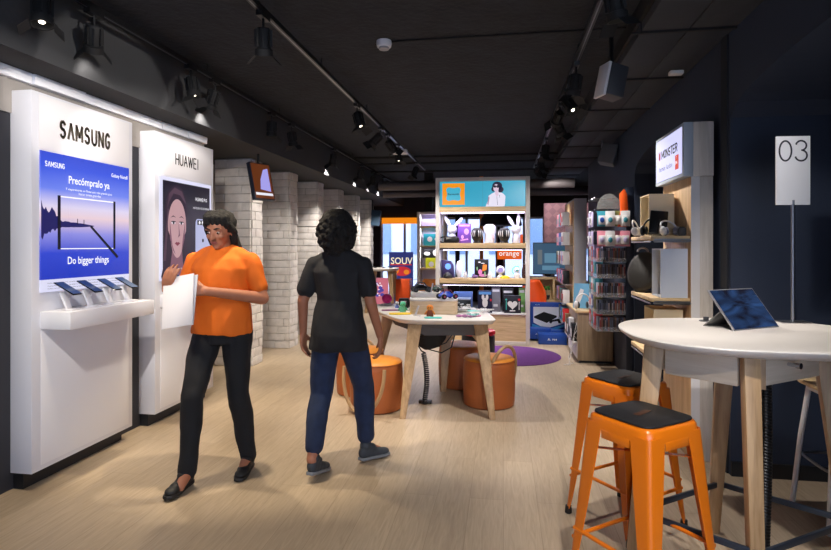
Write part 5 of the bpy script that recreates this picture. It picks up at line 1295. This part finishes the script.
mb = MB().lathe([(.0, -.045), (.09, -.04), (.145, -.012), (.155, 0), (.15, .012), (.12, .02), (0, .024)], n=48, cap=False); mb.v = [Matrix.Rotation(R(78), 3, 'X')@v for v in mb.v]; mb.v = [v+Vector((0, 0, .158)) for v in mb.v]; mb.build('grille', mat('speaker_olive', (20, 18, 15), .45, bump=.5, bscale=400), t, ang=80)
MB().tube([(.05*math.cos(a), -.005, .31+.03*math.sin(a)) for a in [PI*i/12 for i in range(13)]], .008, 8).build('carry_loop', STEEL, t)
MB().b2((-.05, -.03, 0), (.05, .04, .012)).build('foot', BLACK, t)
# ================================================================ gadgets on the demo table
def td(px, py): return onz(px, py, TZ)
c = td(436, 313)
rz_ = thing('stepped_riser', (-.685, 5.40, TZ+.0005), 'white and pale wood stepped riser on the demo table carrying the toy vehicles', 'riser', R(8))
def wedge(x0, x1, y0, y1, h, m, nm, x=0):
    mb = MB(); r = .03
    pts = squircle((x1-x0)/2, (y1-y0)/2, 7, 40, 0, ((x0+x1)/2, (y0+y1)/2)); mb.prism(pts, 0, h); return mb.build(nm, m, rz_, bevel=.004)
LR = wood('riser_wood', (206, 178, 140), (232, 208, 174), 'X')
lo = wedge(-.22, .24, -.19, .16, .125, LR, 'lower_step'); MB().prism(squircle(.232, .177, 7, 40, 0, (.01, -.015)), .1252, .145).build('white_top', TOPW, lo, bevel=.004)
hi = MB(); hi.prism(squircle(.16, .11, 7, 40, 0, (-.055, .05)), .1455, .195); hi.build('upper_step', TOPW, rz_, bevel=.004)
def on(px, py, z): return onz(px, py, z)
def buggy(loc, rz, m1, m2, lab, s=1):
    t = thing('toy_vehicle', loc, lab, 'toy car', rz); t.scale = (s, s, s)
    MB().loft([(0, 0, .018, .075, .035), (0, 0, .035, .085, .04), (-.01, 0, .05, .05, .032), (-.01, 0, .066, .03, .024)], e=3).build('body', m1, t)
    for a in (-1, 1):
        for b_ in (-1, 1):
            w = MB().cyl((a*.058, b_*.038, .024), (a*.058, b_*.062, .024), .024, n=20); w = w.build('wheel', BLACK, t, bevel=.004); MB().cyl((a*.058, b_*.0625, .024), (a*.058, b_*.064, .024), .011, n=14).build('hub', m2, w)
    MB().tube([(-.06, -.03, .04), (-.03, -.03, .08), (.02, -.03, .08), (.05, -.03, .045)], .004, 6).tube([(-.06, .03, .04), (-.03, .03, .08), (.02, .03, .08), (.05, .03, .045)], .004, 6).build('roll_bar', m2, t)
    return t
buggy((-.80, 5.42, TZ+.1965), R(20), BLACK, DGREY, 'black toy vehicle on the upper step of the riser', 1.15)
buggy((-.53, 5.27, TZ+.1465), R(35), mat('toy_blue', (24, 70, 190), .3), mat('toy_red', (150, 70, 90), .4), 'blue toy vehicle with reddish bars on the stepped riser', 1.05)
buggy((-.655, 5.45, TZ+.1965), R(-30), mat('toy_green', (50, 80, 70), .4), STEEL, 'dark greenish toy vehicle behind the blue one', .8)
t = thing('white_card', (-.69, 5.385, TZ+.1965), 'small white upright card between the toy vehicles', 'card'); MB().box((0, 0, .045), (.012, .01, .09), (0, R(12), 0)).build('card', WHITE2, t)
c = td(387, 305.5)
t = thing('desk_speaker', (c.x, c.y, TZ+.0005), 'magenta ball speaker on a grey dish near the end of the demo table', 'speaker')
MB().lathe([(.03, 0), (.06, .004), (.065, .016), (.05, .02), (.03, .022)], n=32).build('dish', mat('dish_grey', (150, 150, 156), .35), t)
MB().ball((0, 0, .075), (.058, .058, .052), 28).build('ball', MAGENTA, t)
c = td(402, 309)
t = thing('toy_robot', (c.x, c.y+.12, TZ+.0005), 'black robot toy with light face beside the magenta speaker', 'robot')
MB().loft([(0, 0, 0, .05, .03), (0, 0, .03, .055, .035), (0, 0, .07, .06, .04), (0, 0, .10, .05, .035)], e=3).build('body', BLACK, t); MB().b2((-.03, -.042, .04), (.03, -.036, .075)).build('face', mat('robot_face', (200, 180, 190), .3), t, bevel=.004)
for s in (-1, 1): MB().cyl((s*.06, 0, .03), (s*.075, 0, .03), .03, n=16).build('wheel', BLACKM, t)
def flatmat(px, py, w, d, m, lab, rz=.2, name='play_mat', h=.006):
    c = td(px, py); t = thing(name, (c.x, c.y, TZ+.0005), lab, 'mat', rz); MB().prism(squircle(w/2, d/2, 5, 32), 0, h).build('mat', m, t, bevel=.001); return c
flatmat(400, 314, .21, .13, YELLOW, 'yellow rounded mat under the small green figure'); flatmat(433, 318, .16, .09, TEAL, 'teal round mat under the orange figure')
flatmat(391, 310.5, .19, .10, mat('mat_plum', (140, 90, 120), .5), 'plum coloured mat partly under the magenta speaker'); flatmat(470, 316, .2, .10, mat('mat_rose', (200, 110, 150), .5), 'rose mat at the rounded end of the demo table')
flatmat(474, 311, .14, .1, mat('mat_aqua', (150, 220, 215), .5), 'pale aqua mat behind the rose mat')
def figure(px, py, z, m1, m2, lab, s=1):
    c = td(px, py); t = thing('toy_figure', (c.x, c.y, TZ+z), lab, 'toy figure'); t.scale = (s, s, s)
    MB().loft([(0, 0, 0, .03, .02), (0, 0, .02, .03, .024), (0, 0, .045, .022, .018), (0, 0, .055, .02, .016)], e=3).build('body', m2, t)
    MB().ball((0, 0, .075), (.03, .026, .027), 20).build('head', m1, t)
    for q_ in (-1, 1): MB().limb([(q_*.024, 0, .045), (q_*.042, -.008, .02)], [.008, .007], 8).build('arm', m1, t)
    for q_ in (-1, 1): MB().ball((q_*.010, -.025, .077), .004, 8).build('eye', BLACK, t)
    return t
figure(403, 312.5, .007, mat('fig_mint', (90, 200, 160), .5), mat('fig_mint2', (120, 210, 170), .5), 'mint green toy figure on the yellow mat', 1.0)
figure(430, 317, .007, mat('fig_orange', (235, 140, 50), .5), mat('fig_brown', (140, 60, 30), .5), 'orange headed brown toy figure on the teal mat', 1.05)
figure(397, 308, .0005, WHITE2, mat('fig_blue', (100, 120, 190), .5), 'white headed toy figure between the magenta speaker and the green figure', .7)
def propper(px, py, m, lab, s=1, z=.0005, rz=0):
    c = td(px, py); t = thing('toy_drone', (c.x, c.y, TZ+z), lab, 'drone', rz); t.scale = (s,)*3
    b_ = MB().loft([(0, 0, .02, .02, .03), (0, 0, .03, .035, .045), (0, 0, .045, .02, .03)], e=3); b_.build('body', m, t)
    for a in (45, 135, 225, 315):
        x, y = .085*math.cos(R(a)), .085*math.sin(R(a))
        MB().cyl((0, 0, .032), (x, y, .036), .006, .005, 8).build('arm', m, t)
        MB().tube([(x+.036*math.cos(u), y+.036*math.sin(u), .045) for u in [2*PI*i/20 for i in range(20)]], .003, 6, closed=True).cyl((x, y, .03), (x, y, .05), .006, n=8).build('rotor_guard', m, t)
        MB().box((x, y, .05), (.06, .006, .0015), (0, 0, R(a*1.7))).build('rotor', BLACK, t)
        MB().cyl((x*.6, y*.6, 0), (x*.5, y*.5, .03), .003, n=6).build('leg', m, t)
    return t
propper(463, 312, WHITE, 'white toy drone with round guards on the demo table beside the riser', 1.0, rz=.4)
propper(484, 313, WHITE, 'white toy drone near the rounded far end of the demo table', .8, rz=.9)
propper(473, 317, mat('drone_teal', (140, 200, 200), .4), 'small pale teal drone in front of the white drones', .6, rz=.1)
t = thing('stacked_gadget_box', (td(464, 309).x, td(464, 309).y-.05, TZ+.0005), 'black and white patterned gadget box behind the white drones', 'box', R(10)); MB().b2((-.07, -.03, 0), (.07, .05, .10)).build('carton', BLACK, t, bevel=.003)
mb = []; r2 = random.Random(3)
for i in range(7): mb.append(ell(r2.uniform(-.055, .055), r2.uniform(.02, .085), .012, .008, 10))
flat('printed_shape', WHITE2, t, mb, -.031)
for i, (px, py, a) in enumerate(((411, 311, 22), (417, 316, 25))):
    c = td(px, py); t = thing('price_card', (c.x, c.y, TZ+.0005), ['white slanted price card behind the teal mat', 'white slanted price card nearest the table edge, beside the teal mat'][i], 'card', R(-30))
    MB().box((0, 0, .05), (.014, .012, .10), (0, R(a), 0)).build('card', WHITE2, t); MB().b2((-.03, -.02, 0), (.03, .02, .004)).build('foot', CLEAR, t)
c = td(459, 318)
t = thing('small_speaker', (c.x, c.y, TZ+.007), 'plum toy with lilac and pink bumps at the rounded end of the table', 'toy')
MB().ball((0, 0, .012), (.03, .02, .012), 14).ball((.05, .01, .012), (.03, .02, .014), 14).ball((.1, 0, .01), (.022, .018, .011), 14).build('body', mat('plum_toy', (150, 90, 140), .4), t)
# ================================================================ people
SKIN = mat('skin', (172, 112, 84), .55, vary=.05, vscale=20); SKIN2 = mat('skin_tan', (164, 108, 82), .55, vary=.05, vscale=20)
TEEB = mat('tee_black', (24, 25, 30), .85, bump=.3, bscale=240); TEEO = mat('tee_orange', (235, 112, 18), .8, bump=.3, bscale=240)
JEAN = mat('denim', (26, 42, 74), .85, bump=.4, bscale=300, vary=.18, vscale=18); TROU = mat('trousers_black', (18, 19, 24), .85, bump=.3, bscale=220)
HAIRM = mat('hair_dark', (13, 9, 8), .85, bump=.8, bscale=90, vary=.4, vscale=30)
SHOE = mat('shoe_black', (22, 23, 26), .6); SHOEG = mat('shoe_grey', (52, 58, 66), .7); SOLE = mat('sole_black', (26, 26, 28), .6); LIPM = mat('lips', (150, 84, 76), .5)
V = Vector
def hand(mb, w, d, side, nrm, curl, s=1.0, spread=.10):
    """w wrist, d direction of the palm, side towards the thumb, nrm out of the palm (fingers curl towards it)"""
    w = V(w); d = V(d).normalized(); side = (V(side)-d*V(side).dot(d)).normalized(); nrm = d.cross(side)*(1 if d.cross(side).dot(V(nrm)) > 0 else -1)
    K = []
    for i, (o_, L) in enumerate(((.030, .088), (.010, .092), (-.010, .088), (-.028, .080))):
        k = w+d*(L*s)+side*(o_*s); K.append(k)
        mb.limb([w+side*(o_*.45*s), w+d*(.05*s)+side*(o_*.85*s), k], [.017*s, .0155*s, .0115*s], 10)
    for i, (k, ls) in enumerate(zip(K, ((.042, .026, .021), (.046, .030, .022), (.043, .028, .021), (.034, .021, .019)))):
        p_ = k; a = 0; pts = [k]; dd = (d+side*(spread*(1.5-i)*.6)).normalized()
        for j, L in enumerate(ls):
            a += curl*(.8 if j == 0 else 1.0)*(1+.12*i); v = dd*math.cos(a)+nrm*math.sin(a); p_ = p_+v*(L*s); pts.append(p_)
        mb.limb(pts, [.0105*s, .0095*s, .0085*s, .0075*s], 10)
    b_ = w+d*.018*s+side*.022*s; t1 = b_+(d*.62+side*.6+nrm*.35).normalized()*.042*s; t2 = t1+(d*.85+side*.28+nrm*.4).normalized()*.032*s; t3 = t2+(d*.9+side*.05+nrm*.5).normalized()*.026*s
    mb.limb([b_, t1, t2, t3], [.015*s, .013*s, .0105*s, .0085*s], 10)
def seg(mb, pts, rs): mb.limb([V(p_) for p_ in pts], rs, 18)
def head(mb, c, q, s=1.0):
    """head about centre c, q turns it; face towards local -y"""
    f = lambda v: V(c)+q@(V(v)*s)
    rot = q.to_euler()
    mb.ball(f((0, .012, .03)), (.074*s, .092*s, .085*s), 28, rot); mb.ball(f((0, -.012, -.015)), (.062*s, .075*s, .085*s), 28, rot)
    mb.ball(f((0, -.03, -.065)), (.043*s, .05*s, .042*s), 20, rot); mb.ball(f((0, -.062, -.088)), (.02*s, .018*s, .016*s), 14, rot)
    for s_ in (-1, 1):
        mb.ball(f((s_*.036, -.062, -.018)), (.022*s, .02*s, .02*s), 14, rot); mb.ball(f((s_*.032, -.074, .028)), (.026*s, .012*s, .010*s), 12, rot)
        mb.ball(f((s_*.076, .012, -.01)), (.010*s, .020*s, .032*s), 14, rot)
    mb.limb([f((0, -.080, .018)), f((0, -.098, -.012)), f((0, -.104, -.024))], [.008*s, .010*s, .0125*s], 12)
    for s_ in (-1, 1): mb.ball(f((s_*.012, -.094, -.026)), (.008*s, .009*s, .007*s), 10, rot)
def face(parent, c, q, s=1.0, hairm=None, lookdown=True):
    f = lambda v: V(c)+q@(V(v)*s); rot = q.to_euler()
    for s_ in (-1, 1):
        e = MB().ball(f((s_*.031, -.078, .008)), (.0095*s, .009*s, .0045*s), 16, rot).build('eye', mat('eye_white', (225, 220, 215), .3), parent)
        MB().ball(f((s_*.031, -.0855, .006)), (.0058*s, .003*s, .0058*s), 12, rot).build('iris', mat('iris', (40, 26, 18), .2), e)
        MB().limb([f((s_*.014, -.0905, .031)), f((s_*.032, -.0895, .036)), f((s_*.050, -.078, .031))], [.003*s, .004*s, .002*s], 8).build('eyebrow', hairm, parent)
    MB().ball(f((0, -.0875, -.052)), (.024*s, .008*s, .0042*s), 14, rot).ball(f((0, -.0865, -.058)), (.019*s, .008*s, .005*s), 14, rot).build('lips', LIPM, parent)
def shoe(parent, heel, toe_dir, pitch, m, L=.255, s=1.0, name='shoe'):
    """heel point on the ground line; toe_dir horizontal heading; pitch lifts the heel"""
    t = V((toe_dir[0], toe_dir[1], 0)).normalized(); ang = math.atan2(t.y, t.x)
    M = Matrix.Translation(V(heel))@Matrix.Rotation(ang, 4, 'Z')@Matrix.Translation((L, 0, 0))@Matrix.Rotation(pitch, 4, 'Y')@Matrix.Translation((-L, 0, 0))
    mb = MB(); mb.xf = M
    out = [(.0, .02), (.02, .032), (.09, .033), (.16, .042), (.21, .043), (.245, .030), (.258, .008)]
    pl = [(x, -w) for x, w in out]+[(x, w*.92) for x, w in reversed(out)]
    mb.prism(pl, 0, .02); so = mb
    up = MB(); up.xf = M
    for x, z, rx, ry, rz_ in ((.04, .05, .045, .034, .045), (.07, .05, .05, .036, .045), (.11, .042, .05, .036, .036), (.155, .035, .055, .040, .028), (.20, .03, .05, .039, .024), (.048, .095, .044, .039, .036), (.085, .078, .045, .036, .026)): up.ball((x, 0, z), (rx, ry, rz_), 18)
    u = blob(name, up, m, parent, .005, 5)
    so.build('sole', SOLE if m is SHOE else mat('sole_light', (120, 124, 130), .6), u, bevel=.005)
    la = MB(); la.xf = M
    for i in range(4): la.tube([(.085+.024*i, -.022, .078-.012*i), (.092+.024*i, 0, .088-.013*i), (.085+.024*i, .022, .078-.012*i)], .0028, 6)
    la.build('laces', mat('lace_dark', (48, 50, 54), .7) if m is SHOE else SHOE, u)
    return u
# ---- person in black, walking away
pw = thing('person', (-1.06, 3.50, 0), 'person with curly dark hair, black t-shirt and cropped jeans, walking away', 'person', R(180-5))
Q = Matrix.Identity(3)
mb = MB()
hc = V((0, .0, 1.535))
Lh, Rh = V((.085, 0, .90)), V((-.085, 0, .90)); Lk, Rk = V((.10, .06, .49)), V((-.12, -.15, .50)); La, Ra = V((.085, .235, .135)), V((-.135, -.155, .095))
mb.loft([(0, 0, .83, .14, .09), (0, .01, .90, .165, .115), (0, 0, 1.0, .135, .095), (0, 0, 1.08, .12, .085), (0, 0, 1.2, .145, .10), (0, .005, 1.30, .165, .09), (0, .005, 1.36, .15, .07), (0, .005, 1.40, .07, .05)], n=32)
seg(mb, [(0, .012, 1.36), (0, .005, 1.45), hc+V((0, .01, -.03))], [.058, .05, .05])
head(mb, hc, Q, .98)
Ls, Rs = V((.165, .005, 1.325)), V((-.165, .005, 1.325)); Le, Re = V((.235, .045, 1.09)), V((-.235, .05, 1.09)); Lw, Rw = V((.255, .0, .87)), V((-.262, -.06, .86))
seg(mb, [Ls, Le, Lw], [.045, .036, .024]); seg(mb, [Rs, Re, Rw], [.045, .036, .024])
hand(mb, Lw, (.02, -.08, -1), (-.1, -1, 0), (-1, 0, 0), .32, .92); hand(mb, Rw, (-.02, -.10, -1), (.1, -1, 0), (1, 0, 0), .38, .92)
seg(mb, [Lh, Lk, La], [.078, .050, .033]); seg(mb, [Rh, Rk, Ra], [.078, .050, .033]); seg(mb, [Lk+V((0, .01, -.08)), Lk.lerp(La, .4)+V((0, .018, 0))], [.048, .046]); seg(mb, [Rk+V((0, .01, -.08)), Rk.lerp(Ra, .4)+V((0, .015, 0))], [.048, .046])
seg(mb, [La, La+V((-.005, -.09, -.085))], [.034, .026]); seg(mb, [Ra, Ra+V((-.05, -.11, -.055))], [.034, .026])
bodyw = blob('body', mb, SKIN2, pw, .0055, 3)
mb = MB()
mb.loft([(0, .005, .775, .192, .142), (0, .008, .80, .194, .145), (0, .01, .88, .190, .140), (0, .005, 1.0, .168, .122), (0, .0, 1.1, .152, .105), (0, .003, 1.2, .162, .110), (0, .008, 1.28, .176, .106), (0, .008, 1.335, .15, .088), (0, .008, 1.385, .095, .066), (0, .008, 1.425, .066, .058)], n=40, e=2.3)
for s_, sh_, e_ in ((1, Ls, Le), (-1, Rs, Re)): seg(mb, [V((s_*.06, .006, 1.385)), sh_+V((-s_*.02, 0, .004)), sh_, sh_.lerp(e_, .68)], [.048, .060, .059, .055])
blob('t_shirt', mb, TEEB, pw, .007, 6, (.014, 10, .5))
mb = MB()
mb.loft([(0, .005, .80, .155, .112), (0, .01, .88, .172, .125), (0, .006, .97, .15, .108), (0, .006, 1.0, .14, .10)], n=36)
for h_, k_, a_ in ((Lh, Lk, La), (Rh, Rk, Ra)):
    ank = k_.lerp(a_, .80); seg(mb, [h_+V((0, .01, -.03)), h_.lerp(k_, .5)+V((0, .008, 0)), k_, k_.lerp(a_, .45)+V((0, .012, 0)), ank], [.100, .088, .070, .066, .060])
blob('jeans', mb, JEAN, pw, .007, 4, (.008, 12, .5))
shoe(pw, V((La.x, La.y+.05, .003)), (-.06, -1), R(12), SHOEG, .235)
shoe(pw, V((Ra.x+.03, Ra.y+.06, .003)), (-.55, -.85), R(4), SHOEG, .24)
mb = MB(); rr = random.Random(12)
mb.ball(hc+V((0, .035, .045)), (.112, .115, .112), 28); mb.ball(hc+V((0, .055, -.04)), (.115, .09, .095), 24); mb.ball(hc+V((.05, .03, -.03)), (.075, .08, .09), 20); mb.ball(hc+V((-.05, .03, -.03)), (.075, .08, .09), 20)
for i in range(220):
    a, zf = rr.uniform(0, 2*PI), rr.uniform(-1, 1); d_ = V((math.cos(a)*math.sqrt(1-zf*zf), math.sin(a)*math.sqrt(1-zf*zf), zf))
    if d_.y < -.3 and d_.z < .5: continue
    c_ = hc+V((0, .045, .0))+V((d_.x*.122, d_.y*.108, d_.z*.142)); mb.ball(c_, rr.uniform(.010, .020), 8)
hw_ = blob('hair', mb, HAIRM, pw, .0055, 1, (.009, 38, 1))
face(pw, hc, Q, .98, HAIRM)
# ---- person in orange, walking towards the viewer
pm_ = thing('person', (-1.77, 3.30, 0), 'person in an orange t-shirt and black trousers holding white papers, walking forward', 'person', R(6))
Qh = Euler((R(15), 0, R(-6))).to_matrix()
mb = MB(); hc = V((-.0, -.045, 1.545))
Lh, Rh = V((.09, 0, .93)), V((-.09, 0, .93)); Lk, Rk = V((.11, -.02, .51)), V((-.115, -.18, .525)); La, Ra = V((.145, .06, .095)), V((-.125, -.22, .095))
mb.loft([(0, 0, .86, .14, .09), (0, .005, .93, .155, .105), (0, 0, 1.03, .135, .095), (0, -.005, 1.1, .135, .092), (0, -.01, 1.22, .155, .105), (0, -.01, 1.33, .18, .095), (0, -.005, 1.39, .16, .07), (0, -.005, 1.43, .07, .05)], n=32)
seg(mb, [(0, 0, 1.38), (0, -.015, 1.46), hc+V((0, .02, -.03))], [.062, .056, .055]); head(mb, hc, Qh, 1.0)
Ls, Rs = V((.175, 0, 1.35)), V((-.175, 0, 1.35)); Le, Re = V((.265, -.02, 1.12)), V((-.245, -.06, 1.12)); Lw, Rw = V((.0, -.26, 1.185)), V((-.23, -.265, 1.19))
seg(mb, [Ls, Le, Lw], [.05, .041, .027]); seg(mb, [Rs, Re, Rw], [.05, .041, .027])
hand(mb, Lw, (-1, -.45, .15), (-.1, .2, 1), (0, 1, 0), .30, .98); hand(mb, Rw, (.35, -.45, .75), (.9, -.1, -.3), (.5, .6, 0), .35, .98)
seg(mb, [Lh, Lk, La], [.082, .054, .036]); seg(mb, [Rh, Rk, Ra], [.082, .054, .036])
seg(mb, [La, La+V((0, -.10, -.05))], [.036, .028]); seg(mb, [Ra, Ra+V((-.0, -.10, -.05))], [.036, .028])
blob('body', mb, SKIN, pm_, .0055, 3)
mb = MB()
mb.loft([(0, 0, .895, .192, .142), (0, 0, .92, .194, .144), (0, 0, 1.0, .184, .136), (0, -.005, 1.1, .172, .126), (0, -.01, 1.22, .178, .124), (0, -.014, 1.31, .186, .120), (0, -.012, 1.37, .155, .102), (0, -.005, 1.425, .10, .072), (0, -.008, 1.45, .072, .060)], n=40, e=2.3)
for s_, sh_, e_ in ((1, Ls, Le), (-1, Rs, Re)): seg(mb, [V((s_*.06, .0, 1.41)), sh_+V((-s_*.02, 0, .004)), sh_, sh_.lerp(e_, .70)], [.05, .062, .062, .058])
blob('t_shirt', mb, TEEO, pm_, .007, 6, (.015, 10, .5))
mb = MB()
mb.loft([(0, 0, .84, .155, .115), (0, .004, .92, .174, .125), (0, 0, 1.0, .158, .115)], n=36)
for h_, k_, a_ in ((Lh, Lk, La), (Rh, Rk, Ra)): seg(mb, [h_+V((0, .005, -.03)), h_.lerp(k_, .5), k_, k_.lerp(a_, .45)+V((0, .012, 0)), k_.lerp(a_, .99)], [.098, .084, .068, .062, .054])
blob('trousers', mb, TROU, pm_, .007, 4, (.008, 13, .5))
shoe(pm_, V((La.x, La.y+.06, .003)), (.03, -1), R(2), SHOE, .255); shoe(pm_, V((Ra.x, Ra.y+.06, .012)), (-.12, -1), R(0), SHOE, .255)
mb = MB(); rr = random.Random(5)
f = lambda v: hc+Qh@V(v)
mb.ball(f((0, .03, .045)), (.092, .098, .085), 26, Qh.to_euler()); mb.ball(f((0, .06, -.03)), (.078, .06, .09), 22, Qh.to_euler())
for s_ in (-1, 1): mb.limb([f((s_*.07, -.02, .05)), f((s_*.082, .02, -.01)), f((s_*.080, .03, -.09))], [.022, .026, .018], 12)
for i in range(9):
    a = R(-80+20*i); mb.limb([f((.05*math.sin(a), .0, .118)), f((.075*math.sin(a), -.055*math.cos(a)-.01, .095)), f((.084*math.sin(a), -.072*math.cos(a)-.002, .066-.02*abs(math.sin(a))))], [.016, .016, .010], 10)
mb.limb([f((.04, .08, -.05)), f((.085, .04, -.14)), f((.10, -.01, -.20))], [.035, .032, .018], 12)
blob('hair', mb, HAIRM, pm_, .0055, 2, (.005, 45, .35))
face(pm_, hc, Qh, 1.0, HAIRM)
# papers held in the hands
t = thing('paper_folder', (-1.77-.085, 3.30-.355, 1.01), 'bundle of white papers held in front of the chest by the person in orange', 'papers', R(-8))
MB().box((0, 0, .12), (.215, .008, .30), (R(-14), R(-10), 0)).build('sheet', mat('paper_white', (226, 222, 224), .6), t, bevel=.002)
MB().box((.01, .012, .125), (.205, .006, .29), (R(-14), R(-5), 0)).build('back_sheet', mat('paper_grey', (205, 203, 208), .6), t, bevel=.002)
flat('print_line', mat('print_grey', (150, 150, 158), .6), t, [], -.02) if False else None
SC.view_settings.view_transform = 'Standard'; SC.view_settings.look = 'None'; SC.view_settings.gamma = 1; SC.view_settings.use_curve_mapping = False
SC.view_settings.exposure = 0.0
SC.cycles.use_denoising = True; SC.cycles.max_bounces = 7; SC.cycles.diffuse_bounces = 4; SC.cycles.glossy_bounces = 3; SC.cycles.transparent_max_bounces = 12
SC.cycles.sample_clamp_indirect = 4; SC.cycles.caustics_reflective = False; SC.cycles.caustics_refractive = False
